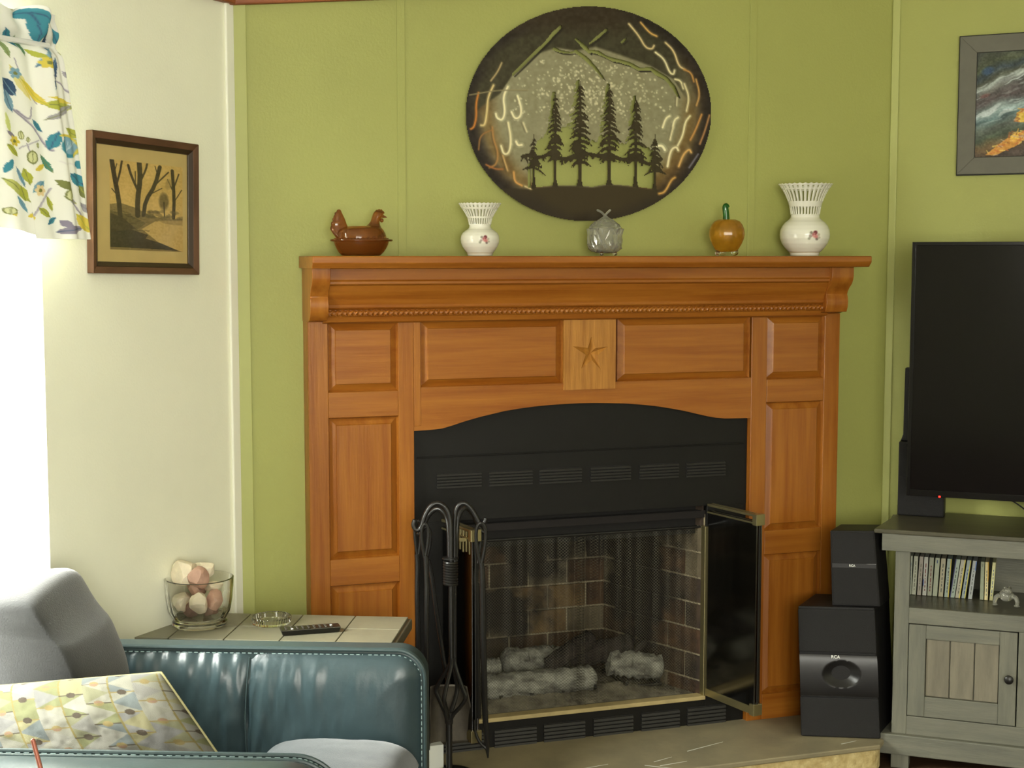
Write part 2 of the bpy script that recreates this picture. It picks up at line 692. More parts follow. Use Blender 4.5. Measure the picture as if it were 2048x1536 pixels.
def thin_glass(name, tint, refl, rough=.03):
    """a flat pane: mostly clear, partly mirror"""
    m = bpy.data.materials.new(name)
    m.use_nodes = True
    nt = m.node_tree
    nt.nodes.clear()
    out = nt.nodes.new('ShaderNodeOutputMaterial')
    mix = nt.nodes.new('ShaderNodeMixShader')
    tr = nt.nodes.new('ShaderNodeBsdfTransparent')
    tr.inputs[0].default_value = L4(tint)
    gl = nt.nodes.new('ShaderNodeBsdfGlossy')
    gl.inputs['Roughness'].default_value = rough
    mix.inputs[0].default_value = refl
    nt.links.new(tr.outputs[0], mix.inputs[1])
    nt.links.new(gl.outputs[0], mix.inputs[2])
    nt.links.new(mix.outputs[0], out.inputs[0])
    return m


pane_m = thin_glass('window_glass', (250, 252, 252), .05)
picglass_m = thin_glass('picture_glass', (255, 254, 250), .04, .1)
doorglass_m = thin_glass('smoked_door_glass', (120, 116, 100), .22, .12)


def mesh_curtain_mat():
    m = bpy.data.materials.new('woven_steel_mesh')
    m.use_nodes = True
    nt = m.node_tree
    N, Lk = nt.nodes, nt.links
    b = N['Principled BSDF']
    b.inputs['Base Color'].default_value = L4((86, 82, 66))
    b.inputs['Metallic'].default_value = .5
    b.inputs['Roughness'].default_value = .4
    tc = N.new('ShaderNodeTexCoord')
    sp = N.new('ShaderNodeSeparateXYZ')
    Lk.new(tc.outputs['Object'], sp.inputs[0])
    vals = []
    for sgn in (1, -1):
        k = N.new('ShaderNodeMath'); k.operation = 'MULTIPLY_ADD'
        k.inputs[1].default_value = sgn
        Lk.new(sp.outputs['Z'], k.inputs[0]); Lk.new(sp.outputs['X'], k.inputs[2])
        f = N.new('ShaderNodeMath'); f.operation = 'MULTIPLY'
        f.inputs[1].default_value = 2 * PI / .0085
        Lk.new(k.outputs[0], f.inputs[0])
        s = N.new('ShaderNodeMath'); s.operation = 'SINE'
        Lk.new(f.outputs[0], s.inputs[0])
        vals.append(s.outputs[0])
    mxn = N.new('ShaderNodeMath'); mxn.operation = 'MAXIMUM'
    Lk.new(vals[0], mxn.inputs[0]); Lk.new(vals[1], mxn.inputs[1])
    g = N.new('ShaderNodeMapRange')
    g.inputs['From Min'].default_value = .86
    g.inputs['From Max'].default_value = 1.0
    Lk.new(mxn.outputs[0], g.inputs['Value'])
    Lk.new(g.outputs['Result'], b.inputs['Alpha'])
    return m


mesh_m = mesh_curtain_mat()
for _m in brick_cols + [mortar_m]:
    soot_stain(_m)


def translucent_fabric(m):
    nt = m.node_tree
    b = nt.nodes['Principled BSDF']
    out = [n for n in nt.nodes if n.type == 'OUTPUT_MATERIAL'][0]
    col = [n for n in nt.nodes if n.type == 'VERTEX_COLOR'][0]
    t = nt.nodes.new('ShaderNodeBsdfTranslucent')
    nt.links.new(col.outputs['Color'], t.inputs['Color'])
    mix = nt.nodes.new('ShaderNodeMixShader')
    mix.inputs[0].default_value = .13
    nt.links.new(b.outputs[0], mix.inputs[1])
    nt.links.new(t.outputs[0], mix.inputs[2])
    nt.links.new(mix.outputs[0], out.inputs[0])


translucent_fabric(fabric_m)


def text_mesh(s, size, depth):
    cu = bpy.data.curves.new('lettering', 'FONT')
    cu.body = s
    cu.size = size
    cu.extrude = depth
    cu.offset = size * .02
    cu.align_x = 'CENTER'
    o = bpy.data.objects.new('lettering', cu)
    COL.objects.link(o)
    dg = bpy.context.evaluated_depsgraph_get()
    me = bpy.data.meshes.new_from_object(o.evaluated_get(dg))
    bpy.data.objects.remove(o)
    bpy.data.curves.remove(cu)
    return me


def letters(name, s, size, x, y, z, mat, parent):
    me = text_mesh(s, size, .0006)
    off = OFF[root_of(parent).name]
    me.transform(Matrix.Translation(Vector((x, y, z)) - off) @ Matrix.Rotation(PI / 2, 4, 'X'))
    me.materials.clear()
    me.materials.append(mat)
    return link(name, me, parent)


# ================================================================== ROOM SHELL
CEIL_L = LW.px(430, 2)[1]
CEIL = 2.75
REAR = -2.6

# fireplace wall with battens over its panel joints
# (with the opening that the firebox is set into)
HX0, HX1 = D.px(893, 1200, -.02)[0] - .06, D.px(1414, 1011, -.02)[0] + .06
HZ1 = D.px(1414, 1011, -.02)[1] + .09
bm = NB()
for a, b, c, d in ((CLX - .05, HX0, 0, CEIL), (HX1, CRX + .05, 0, CEIL), (HX0, HX1, HZ1, CEIL)):
    box(bm, a, b, WALLD, WALLD + .1, c, d)
wall_d = struct('wall_fireplace', bm, green, D)
for pxx in (803, 1503):
    x, _ = D.px(pxx, 300, -WALLD)
    bm = NB()
    box(bm, x - .011, x + .011, WALLD - .0028, WALLD, HEARTH, CEIL)
    obj('batten', bm, green, wall_d, bev=.0008)
# right wall
bm = NB()
box(bm, -.02, 3.2, 0, .1, 0, CEIL)
wall_r = struct('wall_right', bm, green, RW)
bm = NB()
box(bm, 0.0, .022, -.006, 0, 0, CEIL)
obj('corner_strip', bm, green_trim, wall_r, bev=.002)
# corner trims
bm = NB()
prism(bm, [(-.032, 0), (0, 0), (0, -.008), (-.032, -.008)], 0, CEIL, 'z')
struct('trim_1', bm, cream_trim, LW, bev=.003)
bm = NB()
box(bm, CLX, CLX + .036, WALLD - .006, WALLD, 0, CEIL)
struct('trim_2', bm, green_trim, D, bev=.002)
# left wall with its window opening
wx1, wzt = LW.px(90, 760)
wzt = LW.px(92, 60)[1]
wx0 = wx1 - 1.15
wz0 = 0.50
wz1 = max(wzt, 1.95)
WL0 = -7.2
bm = NB()
for (a, b, c, d) in ((WL0, wx0, 0, CEIL), (wx1, .02, 0, CEIL), (wx0, wx1, 0, wz0), (wx0, wx1, wz1, CEIL)):
    box(bm, a, b, 0, .12, c, d)
struct('wall_left', bm, cream, LW)
win = thing('window_1', 'x', 'x', LW, (wx0, 0, wz0))
for k in ('label', 'category'):
    del win[k]
win['kind'] = 'structure'
t = .03
for nm, (a, b, c, d) in (('frame_jamb', (wx0, wx0 + t, wz0, wz1)), ('frame_jamb', (wx1 - t, wx1, wz0, wz1)),
                         ('frame_head', (wx0 + t, wx1 - t, wz1 - t, wz1)), ('frame_foot', (wx0 + t, wx1 - t, wz0, wz0 + t))):
    bm = NB()
    box(bm, a, b, .03, .09, c, d)
    obj(nm, bm, window_paint, win, bev=.003)
bm = NB()
box(bm, wx0 + t, wx1 - t, .058, .062, wz0 + t, wz1 - t)
obj('pane', bm, pane_m, win)
bm = NB()
box(bm, wx0 - .02, wx1, -.02, .03, wz0 - .02, wz0)
obj('sill', bm, window_paint, win, bev=.004)
# floor of boards, rear wall, ceiling
bm = NB()
box(bm, -5.5, 4.2, REAR - .1, 5.6, -.06, -.012)
fl_o = struct('floor', bm, gap_m)
brd = NB()
box(brd, 0, 1, 0, .138, -.012, 0)
brd_me = None
for i in range(58):
    y = REAR + .14 * i
    if brd_me is None:
        bm = NB()
        box(bm, -5.5, 4.2, 0, .138, -.012, 0)
        o = obj('floorboard', bm, floor_m, fl_o, bev=.001)
        brd_me = o.data
    else:
        o = link('floorboard', brd_me, fl_o)
    o.location = (0, y, 0)
brd.free()
bm = NB()
box(bm, -5.5, 4.2, REAR - .1, REAR, 0, CEIL)
struct('wall_rear', bm, cream)
bm = NB()
box(bm, 4.1, 4.2, REAR, 3.0, 0, CEIL)
struct('wall_side', bm, cream)
bm = NB()
box(bm, -5.5, 4.2, REAR - .1, 5.6, CEIL, CEIL + .08)
struct('ceiling', bm, ceil_m)
# brown timber trim along the tops of the walls, rising to the right on the fireplace wall
bm = NB()
box(bm, -3.4, -.0, -.02, 0, CEIL_L, CEIL_L + .11)
struct('trim_3', bm, beam_m, LW, bev=.004)
xa, za = D.px(455, 12, -WALLD)
xb, zb = D.px(775, 0, -WALLD)
sl = (zb - za) / (xb - xa)
bm = NB()
hexa(bm, [(xa, WALLD - .02, za), (CRX, WALLD - .02, za + sl * (CRX - xa)), (CRX, WALLD, za + sl * (CRX - xa)), (xa, WALLD, za),
          (xa, WALLD - .02, za + .11), (CRX, WALLD - .02, za + .11 + sl * (CRX - xa)), (CRX, WALLD, za + .11 + sl * (CRX - xa)), (xa, WALLD, za + .11)])
struct('trim_4', bm, beam_m, D, bev=.004)

# ================================================================== HEARTH
hr = D.loc(ground(1757, 1488, HEARTH))
hb = D.loc(ground(1757, 1488, HEARTH) + Vector((math.cos(R(63.5)), math.sin(R(63.5)), 0)) * .5)
HD = .303
hearth = thing('hearth', 'low raised stone hearth below the oak fireplace surround', 'hearth', D, (.2, 0, 0))
xl = CLX - .02
slab = [(xl, -HD), (hr.x, -HD), (hr.x + .035, -HD + .035), (hr.x + .035, WALLD), (xl, WALLD)]
bm = NB()
prism(bm, slab, HEARTH - .014, HEARTH, 'z')
obj('slate_top', bm, slate_m, hearth, bev=.003)
bm = NB()
ins = [(xl, -HD + .006), (hr.x - .008, -HD + .006), (slab[2][0] - .01, slab[2][1]), (slab[3][0] - .01, WALLD), (xl, WALLD)]
prism(bm, ins, 0, HEARTH - .014, 'z')
obj('stone_base', bm, stone_m, hearth, bev=.012)
for i in range(9):                                 # pale scuffs scratched across the slate
    x0 = random.uniform(.0, .9)
    y0 = random.uniform(-.27, -.1)
    a = random.choice((-.5, .25, .3, -.35)) + random.uniform(-.15, .15)
    Lh = random.uniform(.04, .14)
    bm = NB()
    w = .0016
    prism(bm, [(x0, y0 - w), (x0 + Lh * math.cos(a), y0 + Lh * math.sin(a) - w * .3), (x0 + Lh * math.cos(a), y0 + Lh * math.sin(a) + w * .3), (x0, y0 + w)],
          HEARTH, HEARTH + .0004, 'z')
    obj('scuff', bm, white_card, hearth)

# ================================================================== MANTEL SURROUND
xs0, _ = D.px(617, 900)
xs1, _ = D.px(1677, 900)
mantel = thing('fireplace_mantel', 'honey oak fireplace surround with raised panels and a carved star', 'mantel', D, ((xs0 + xs1) / 2, 0, HEARTH))


def dz(y, x=1150):
    return D.px(x, y)[1]


def dx(x, y=800):
    return D.px(x, y)[0]


zt = D.px(1000, 636)[1]                    # top of the panelled face
zbot = HEARTH
X = {k: dx(v) for k, v in dict(ol=617, a0=657, a1=797, il=828, b0=842, b1=1126, s0=1127, s1=1232, c0=1235, c1=1499, ir=1502, d0=1533, d1=1647, orr=1677).items()}
rows_l = [(D.px(700, 645)[1], D.px(700, 784)[1]), (D.px(700, 835)[1], D.px(700, 1118)[1]), (D.px(700, 1170)[1], HEARTH + .075)]
rows_m = (D.px(980, 640)[1], D.px(980, 771)[1])
frontT = .016


def board(name, x0, x1, z0, z1, m, y0=0.0, y1=frontT, bv=.0015):
    bm = NB()
    box(bm, x0, x1, y0, y1, z0, z1)
    return obj(name, bm, m, mantel, bev=bv)


# carcass: two legs and the head behind the face frame
bm = NB()
box(bm, X['ol'], X['il'], frontT, WALLD, zbot, zt)
obj('leg_carcass', bm, wood_v, mantel)
bm = NB()
box(bm, X['ir'], X['orr'], frontT, WALLD, zbot, zt)
obj('leg_carcass', bm, wood_v, mantel)
zar = D.px(1190, 806)[1]
bm = NB()
box(bm, X['il'], X['ir'], frontT, WALLD, zar + .02, zt)
obj('head_carcass', bm, wood_h, mantel)
# stiles
board('stile', X['ol'], X['a0'], zbot, zt, wood_v)
board('stile', X['a1'], X['il'], zbot, zt, wood_v)
board('stile', X['il'], X['b0'], rows_l[1][0] - .03, zt, wood_v)
board('stile', X['ir'], X['d0'], zbot, zt, wood_v)
board('stile', X['d1'], X['orr'], zbot, zt, wood_v)
# rails of the two legs
for x0, x1 in ((X['a0'], X['a1']), (X['d0'], X['d1'])):
    board('rail', x0, x1, rows_l[0][0], zt, wood_h)
    board('rail', x0, x1, rows_l[1][0], rows_l[0][1], wood_h)
    board('rail', x0, x1, rows_l[2][0], rows_l[1][1], wood_h)
    board('rail', x0, x1, zbot, rows_l[2][1], wood_h)
board('rail', X['b0'], X['c1'], rows_m[0], zt, wood_h)


def raised_panel(x0, x1, z0, z1, m):
    """bevelled field sunk in its frame"""
    e = .004
    bm = NB()
    g = min(.019, (x1 - x0) * .2)
    ring = lambda a, y: [(x0 + a, y, z0 + a), (x1 - a, y, z0 + a), (x1 - a, y, z1 - a), (x0 + a, y, z1 - a)]
    loft(bm, [ring(0, .0155), ring(0, .0035), ring(e, .0125), ring(g, .004), ring(g + .002, .0015)], cap=True)
    return obj('panel', bm, m, mantel)


for x0, x1 in ((X['a0'], X['a1']), (X['d0'], X['d1'])):
    raised_panel(x0, x1, rows_l[0][1], rows_l[0][0], wood_h)
    raised_panel(x0, x1, rows_l[1][1], rows_l[1][0], wood_v)
    raised_panel(x0, x1, rows_l[2][1], rows_l[2][0], wood_v)
raised_panel(X['b0'], X['b1'], rows_m[1], rows_m[0], wood_h)
raised_panel(X['c0'], X['c1'], rows_m[1], rows_m[0], wood_h)

# arched apron over the firebox
arch = [(828, 862), (860, 860), (885, 857), (905, 851), (932, 842), (960, 834), (985, 828), (1010, 822), (1040, 817), (1070, 813), (1100, 810),
        (1130, 808), (1160, 806.5), (1190, 806), (1220, 806.3), (1250, 807), (1280, 809), (1310, 812), (1340, 816.5), (1370, 822), (1395, 828), (1415, 832.5), (1432, 835.5), (1450, 837), (1475, 836.6), (1502, 836)]
pts = [D.px(*p) for p in arch]
pts[0] = (X['il'], pts[0][1])
pts[-1] = (X['ir'], pts[-1][1])
zap = rows_m[1]
pts = [(X['il'], rows_l[1][0] - .03 + .03), ] + [p for p in pts] + [(X['ir'], zap), (X['b0'], zap), (X['b0'], rows_l[1][0])]
pts[0] = (X['il'], rows_l[1][0] - .028)
poly = [D.px(*p) for p in arch]
poly[0] = (X['il'], poly[0][1])
poly[-1] = (X['ir'], poly[-1][1])
poly = poly + [(X['ir'], zap), (X['il'], zap)]
bm = NB()
prism(bm, poly, .001, frontT + .02)
obj('apron_board', bm, wood_h, mantel, smooth=25)

# star block
sx0, sz1 = D.px(1128, 635, .004)
sx1, sz0 = D.px(1231, 777, .004)
bm = NB()
yb = -.004
tips = [(1183, 672), (1217, 693), (1203, 741), (1162, 738), (1145, 692)]
cx, cz = D.px(1184, 706, .004)
T = [D.px(*p, .004) for p in tips]
out = []
for i in range(5):
    a, b = T[i], T[(i + 1) % 5]
    mx, mz = (a[0] + b[0]) / 2 - cx, (a[1] + b[1]) / 2 - cz
    out += [a, (cx + mx * .42, cz + mz * .42)]
rect = [(sx0, sz0), (sx1, sz0), (sx1, sz1), (sx0, sz1)]
RV = [bm.verts.new((p[0], yb, p[1])) for p in rect]
SV = [bm.verts.new((p[0], yb, p[1])) for p in out]
edges = [bm.edges.new((RV[i], RV[(i + 1) % 4])) for i in range(4)] + [bm.edges.new((SV[i], SV[(i + 1) % 10])) for i in range(10)]
bmesh.ops.triangle_fill(bm, use_beauty=True, use_dissolve=False, edges=edges)
c0 = bm.verts.new((cx, yb + .013, cz))
for i in range(10):
    bm.faces.new((SV[i], SV[(i + 1) % 10], c0))
BV = [bm.verts.new((p[0], .015, p[1])) for p in rect]
for i in range(4):
    bm.faces.new((RV[i], RV[(i + 1) % 4], BV[(i + 1) % 4], BV[i]))
bm.faces.new(BV)
obj('star_block', bm, wood_star, mantel, label='paler wood block with a carved five-pointed star')

# crown between the corbels
cxl = D.px(660, 590, .04)[0] - .014
cxr = D.px(1657, 590, .04)[0] + .012
fz = lambda y, d: D.px(1100, y, d)[1]
prof = [(WALLD, fz(536, .06)), (-.062, fz(536, .06)), (-.062, fz(558, .06)), (-.066, fz(561, .06)), (-.066, fz(566, .06)), (-.056, fz(569, .06)),
        (-.05, fz(580, .05)), (-.038, fz(595, .04)), (-.032, fz(606, .03)), (-.034, fz(610, .03)), (-.03, fz(613, .03)), (-.024, fz(615, .03)),
        (-.024, fz(627, .03)), (-.02, fz(629, .02)), (-.016, fz(638, .015)), (-.004, fz(641, .01)), (WALLD, fz(641, .01))]
bm = NB()
prism(bm, prof, cxl, cxr, 'x')
obj('crown_moulding', bm, wood_h, mantel, bev=.001)
# rope moulding
zr = fz(621, .03)
bm = NB()
rings = []
L = cxr - cxl
n = 720
for i in range(n + 1):
    x = cxl + L * i / n
    ph = x / .0135 * PI
    rings.append([(x, -.026 + math.cos(2 * PI * k / 10) * .0066 * (1 + .3 * math.cos(2 * (2 * PI * k / 10 + ph))),
                   zr + math.sin(2 * PI * k / 10) * .0066 * (1 + .3 * math.cos(2 * (2 * PI * k / 10 + ph)))) for k in range(10)])
loft(bm, rings)
obj('rope_moulding', bm, wood_h, mantel, smooth=60)


# corbels
def corbel(pxa, pxb, yfoot):
    x0, x1 = D.px(pxa, 560, .077)[0], D.px(pxb, 560, .077)[0]
    q = lambda y, d: D.px(1100 if pxa > 1000 else 640, y, d)[1]
    P = [(WALLD, q(536, .07)), (-.079, q(536, .079)), (-.079, q(556, .079)), (-.077, q(563, .077)), (-.07, q(572, .07)), (-.058, q(580, .06)),
         (-.05, q(587, .05)), (-.046, q(594, .05)), (-.05, q(601, .05)), (-.052, q(610, .05)), (-.05, q(622, .05)), (-.044, q(632, .045)), (-.03, q(yfoot - 3, .03)),
         (-.012, q(yfoot, .01)), (WALLD, q(yfoot, .01))]
    bm = NB()
    prism(bm, P, x0, x1, 'x')
    return obj('corbel', bm, wood_v, mantel, smooth=25, bev=.0012)


corbel(624, 661, 644)
corbel(1664, 1707, 634)
# blocks that join the corbels to the face ends
# shelf
SH_D = .125
sxa, _ = D.px(625, 520, SH_D)
sxb, _ = D.px(1744, 520, SH_D)
SHZ = D.px(1100, 512, SH_D)[1]
SHB = D.px(1100, 536, SH_D)[1]
hh = SHZ - SHB
pf = [(0, 0), (.0, hh * .42), (.004, hh * .62), (.008, hh * .7), (.008, hh)]     # inset going up from bottom is 0 at nose
prof2 = [(WALLD, SHB), (-SH_D + .012, SHB), (-SH_D + .008, SHB + hh * .2), (-SH_D + .003, SHB + hh * .32), (-SH_D, SHB + hh * .45), (-SH_D, SHB + hh * .9), (-SH_D + .002, SHZ), (WALLD, SHZ)]
bm = NB()
rings = []
for (x, k) in ((sxa + .012, 1), (sxa + .003, .25), (sxa, 0), (sxb, 0), (sxb - .003, .25)):
    rings.append([(x, p[0], p[1]) for p in prof2])
prism(bm, prof2, sxa, sxb, 'x')
obj('shelf', bm, wood_h, mantel, smooth=25, bev=.002)

# ================================================================== FIREPLACE INSERT
ins = thing('fireplace_insert', 'black metal wood-burning firebox insert with open glass doors', 'fireplace', D, ((X['il'] + X['ir']) / 2, .02, HEARTH))
FY = .02                                    # its face stands just behind the oak
ox0, _ = D.px(893, 1200, -FY)
ox1, oz1 = D.px(1414, 1011, -FY)
oz0 = D.px(1412, 1390, -FY)[1]
fx0, fx1 = X['il'] + .001, X['ir'] - .001
fztop = zar + .018


def face(name, x0, x1, z0, z1, m=black_m, y0=FY, y1=FY + .012):
    bm = NB()
    box(bm, x0, x1, y0, y1, z0, z1)
    return obj(name, bm, m, ins, bev=.0015)


poly = [D.px(*p, -FY) for p in arch]
face_pts = [(fx0, oz1), (fx1, oz1)]
top_pts = [(fx1, poly[-1][1] + .004)] + [(min(max(p[0], fx0), fx1), p[1] + .012) for p in reversed(poly[1:-1])] + [(fx0, poly[0][1] + .004)]
bm = NB()
prism(bm, face_pts + top_pts, FY, FY + .012)
obj('face_plate_top', bm, black_m, ins)
face('face_plate_side', fx0, ox0, HEARTH, oz1)
face('face_plate_side', ox1, fx1, HEARTH, oz1)
zlv1 = D.px(1440, 1398, -FY)[1]
face('face_plate_foot', ox0, ox1, HEARTH, oz0 - .012)
# raised band edges on the face
zfold = D.px(1100, 905, -FY)[1]
face('face_ridge', fx0 + .01, fx1 - .01, zfold, zfold + .004, black_m, FY - .004, FY)


def louver(x0, x1, z0, z1, n):
    f = NB()
    box(f, x0, x1, FY - .002, FY, z0, z1)
    o = obj('louver_panel', f, black_deep, ins)
    bm = NB()
    hstep = (z1 - z0) / n
    for i in range(n):
        z = z0 + hstep * i
        hexa(bm, [(x0, FY - .008, z + hstep * .1), (x1, FY - .008, z + hstep * .1), (x1, FY - .002, z + hstep * .1), (x0, FY - .002, z + hstep * .1),
                  (x0, FY - .005, z + hstep * .66), (x1, FY - .005, z + hstep * .66), (x1, FY - .002, z + hstep * .75), (x0, FY - .002, z + hstep * .75)])
    s = obj('louver_slats', bm, louver_m, o)
    s['kind'] = 'stuff'


for a, b in ((873, 962), (978, 1064), (1078, 1162), (1180, 1260), (1278, 1356), (1372, 1449)):
    mid = (a + b) / 2
    yt = 957 - (mid - 873) * .0455 - 10
    x0, z1 = D.px(a, yt, -FY)
    x1, z0 = D.px(b, yt + 30, -FY)
    louver(x0, x1, D.px(mid, yt + 30, -FY)[1], D.px(mid, yt, -FY)[1], 5)
for a, b in ((880, 969), (988, 1072), (1087, 1169), (1186, 1265), (1282, 1358), (1374, 1450)):
    mid = (a + b) / 2
    yt = 1454 - (mid - 1030) * .113
    x0 = D.px(a, yt, -FY)[0]
    x1 = D.px(b, yt, -FY)[0]
    louver(x0, x1, D.px(mid, yt + 37, -FY)[1], D.px(mid, yt, -FY)[1], 5)
# firebox throat, sides, floor
FBD = .42
zf = oz0 - .004
bx1 = D.px(1208, 1200, -FBD)[0]
bx0 = ox0 + (ox1 - bx1) * .8
zh = D.px(1300, 1071, -.07)[1]
bm = NB()
box(bm, ox0 - .02, ox1 + .02, .06, .075, zh, oz1 + .03)
obj('smoke_shield', bm, black_deep, ins)
bm = NB()
box(bm, ox0 - .05, ox1 + .05, FY + .013, FBD + .06, zh + .05, zh + .07)
obj('firebox_roof', bm, soot_m, ins)
bm = NB()
prism(bm, [(ox0, FY + .012), (ox1, FY + .012), (bx1, FBD), (bx0, FBD)], zf - .02, zf, 'z')
obj('firebox_floor', bm, ash_m, ins)
for (xa, xb) in ((ox0, bx0), (ox1, bx1)):
    sgn = -1 if xa < xb else 1
    bm = NB()
    prism(bm, [(xa, FY + .012), (xb, FBD), (xb + sgn * .03, FBD + .02), (xa + sgn * .05, FY + .012)], zf - .02, zh + .06, 'z')
    obj('firebox_side', bm, mortar_m, ins)
bm = NB()
box(bm, bx0 - .03, bx1 + .03, FBD, FBD + .03, zf - .02, zh + .06)
obj('firebox_back', bm, mortar_m, ins)


def brick_at(A, B, z0, z1, m, proud=.006):
    """one firebrick on the wall line A to B"""
    a, b = Vector(A), Vector(B)
    n = Vector((-(b - a).y, (b - a).x)).normalized()
    if n.y > 0:
        n = -n
    bm = NB()
    P = []
    for z in (z0, z1):
        for q in (a + n * proud, b + n * proud, b, a):
            P.append((q.x, q.y, z))
    hexa(bm, P)
    return obj('brick', bm, m, ins, bev=.002)


rowh = .0755
brr = random.Random(3)
nrow = int((zh + .05 - zf) / rowh) + 1
for r_ in range(nrow + 1):
    z0 = zf + r_ * rowh + .003 - .034
    z1 = z0 + rowh - .006
    z0 = max(z0, zf)
    off = .5 if r_ % 2 else 0
    for (A, B, nb) in (((bx0, FBD), (bx1, FBD), 4), ((bx1, FBD), (ox1, FY + .014), 3), ((bx0, FBD), (ox0, FY + .014), 3)):
        a, b = Vector(A), Vector(B)
        L = (b - a).length
        cuts = [0] + [(i + off) / nb for i in range(0 if off else 1, nb)] + [1]
        for c0_, c1_ in zip(cuts, cuts[1:]):
            g = .003 / L
            if c1_ - c0_ < .05:
                continue
            mid = a.lerp(b, (c0_ + c1_) / 2)
            if r_ == 1 and nb == 4:
                m = brick_cols[brr.choice((2, 2, 3))]
            elif nb == 3:
                m = brick_cols[brr.choice((1, 2, 2, 3))]
            elif r_ >= 4:
                m = brick_cols[brr.choice((2, 1, 3))]
            else:
                m = brick_cols[brr.choice((0, 0, 1, 3))]
            brick_at(a.lerp(b, c0_ + g), a.lerp(b, c1_ - g), z0, z1, m)
# pale stone lip at the front of the firebox floor
bm = NB()
box(bm, ox0, ox1, FY - .006, FY + .03, oz0 - .012, oz0)
obj('firebox_lip', bm, M('lip_tan', (176, 158, 110), .7, var=.2, vscale=(20, 20, 20)), ins, bev=.002)
# right-hand jamb strip
bm = NB()
box(bm, ox1 - .008, ox1 + .004, FY - .006, FY + .02, oz0, oz1 - .06)
obj('jamb_strip', bm, brass_m, ins, bev=.001)

# steel mesh curtains
mtop = D.px(1300, 1063, -.05)[1]
midx = D.px(1166, 1200, -.05)[0]
for (a, b, seed) in ((ox0 + .004, midx + .012, 1), (midx - .012, ox1 - .01, 2)):
    nu, nv = 130, 24
    u = np.linspace(0, 1, nu)
    v = np.linspace(0, 1, nv)
    U, V = np.meshgrid(u, v)
    X_ = a + (b - a) * U
    dens = vnoise(U * 10, U * 0, 1.0, seed, 2)
    near = np.exp(-((X_ - midx) / .06) ** 2)
    Y_ = .05 + .007 * np.sin(U * 62 + 5 * dens) * (.5 + 2.2 * near) * (.55 + .45 * V)
    Z_ = mtop + (oz0 + .004 - mtop) * V
    gobj('mesh_curtain', np.stack([X_, Y_, Z_], -1), mesh_m, ins)
bm = NB()
tube(bm, [(ox0, .05, mtop + .004), (ox1, .05, mtop + .004)], .004, 8)
obj('curtain_rail', bm, iron_m, ins, smooth=True)


# bifold glass doors standing open
def glass_door(P0, P1, ztop, zbottom, flip):
    a, b = Vector(P0), Vector(P1)
    d = (b - a).normalized()
    n = Vector((-d.y, d.x))
    dr = None

    def bar(name, m, s0, s1, o0, o1, z0, z1, par):
        bm = NB()
        P = []
        for z in (z0, z1):
            for (s, o) in ((s0, o0), (s1, o0), (s1, o1), (s0, o1)):
                q = a + d * s + n * o
                P.append((q.x, q.y, z))
        hexa(bm, P)
        return obj(name, bm, m, par, bev=.001)
    Lg = (b - a).length
    dr = bar('glass_door', doorglass_m, .004, Lg - .004, -.003, .002, zbottom + .02, ztop - .02, ins)
    bar('door_pane', doorglass_m, .012, Lg - .003, .012, .017, zbottom + .02, ztop - .02, dr)
    for o in (-.005, .010):
        bar('door_rail', brass_m, 0, Lg, o, o + .009, ztop - .007, ztop, dr)
        bar('door_rail', brass_m, 0, Lg, o, o + .009, ztop - .027, ztop - .022, dr)
        bar('door_rail', brass_m, 0, Lg, o, o + .009, zbottom, zbottom + .022, dr)
    bar('door_hinge', brass_m, Lg - .016, Lg + .002, -.008, .022, ztop - .03, ztop + .001, dr)
    bar('door_hinge', brass_m, Lg - .018, Lg + .002, -.008, .022, zbottom - .002, zbottom + .03, dr)
    bar('door_edge', iron_m, Lg - .003, Lg, .004, .009, zbottom + .03, ztop - .03, dr)
    return dr


dzt = D.px(1415, 1006, -FY)[1]
dzb = D.px(1417, 1388, -FY)[1]
q0 = D.loc(ground(1417, 1007, dzt))
q1 = D.loc(ground(1517, 1030, dzt))
glass_door((q0.x, q0.y), (q1.x, q1.y), dzt, dzb, False)
Lw = math.hypot(q1.x - q0.x, q1.y - q0.y)
g0 = D.loc(ground(868, 1041, dzt))
g1 = D.loc(ground(954, 1074, dzt))
dv = Vector((g1.x - g0.x, g1.y - g0.y)).normalized() * Lw
g1v = Vector((ox0 - .01, FY - .003)) + dv * .86
glass_door((ox0 - .01, FY - .003), (g1v.x, g1v.y), dzt, dzb, True)
# brass latch at the top of the left door
bm = NB()
tq = Vector((ox0 - .01, FY - .003)).lerp(g1v, .72)
for k in range(4):
    w = Vector((ox0 - .01, FY - .003)).lerp(g1v, .55 + .1 * k)
    box(bm, w.x - .003, w.x + .003, w.y - .014, w.y - .004, dzt - .062 - .004 * (k % 2), dzt - .008)
box(bm, tq.x - .018, tq.x + .02, tq.y - .012, tq.y - .006, dzt - .036, dzt - .026)
obj('door_latch', bm, brass_m, ins, bev=.001)


# ------------------------------------------------------------------ logs, ash, grate
def log(label, A, B, r, m, seed, seg=18, n=22):
    rr = random.Random(seed)
    a, b = Vector(A), Vector(B)
    bm = NB()
    ax = (b - a).normalized()
    s = ax.orthogonal().normalized()
    t_ = ax.cross(s)
    rings = []
    for i in range(n + 1):
        c = a.lerp(b, i / n)
        rr_ = r * (.55 if i in (0, n) else 1) * rr.uniform(.95, 1.05)
        rings.append([tuple(c + (s * math.cos(2 * PI * k / seg) + t_ * math.sin(2 * PI * k / seg)) * rr_ * rr.uniform(.85, 1.12)) for k in range(seg)])
    loft(bm, rings)
    base = (a + b) / 2
    base.z = min(a.z, b.z) - r
    o = obj('log', bm, m, None, 50, 0, D, tuple(base))
    tag(o, label, 'log')
    return o


def dp(px_, py_, y):
    x, z = D.px(px_, py_, -y)
    return (x, y, z)


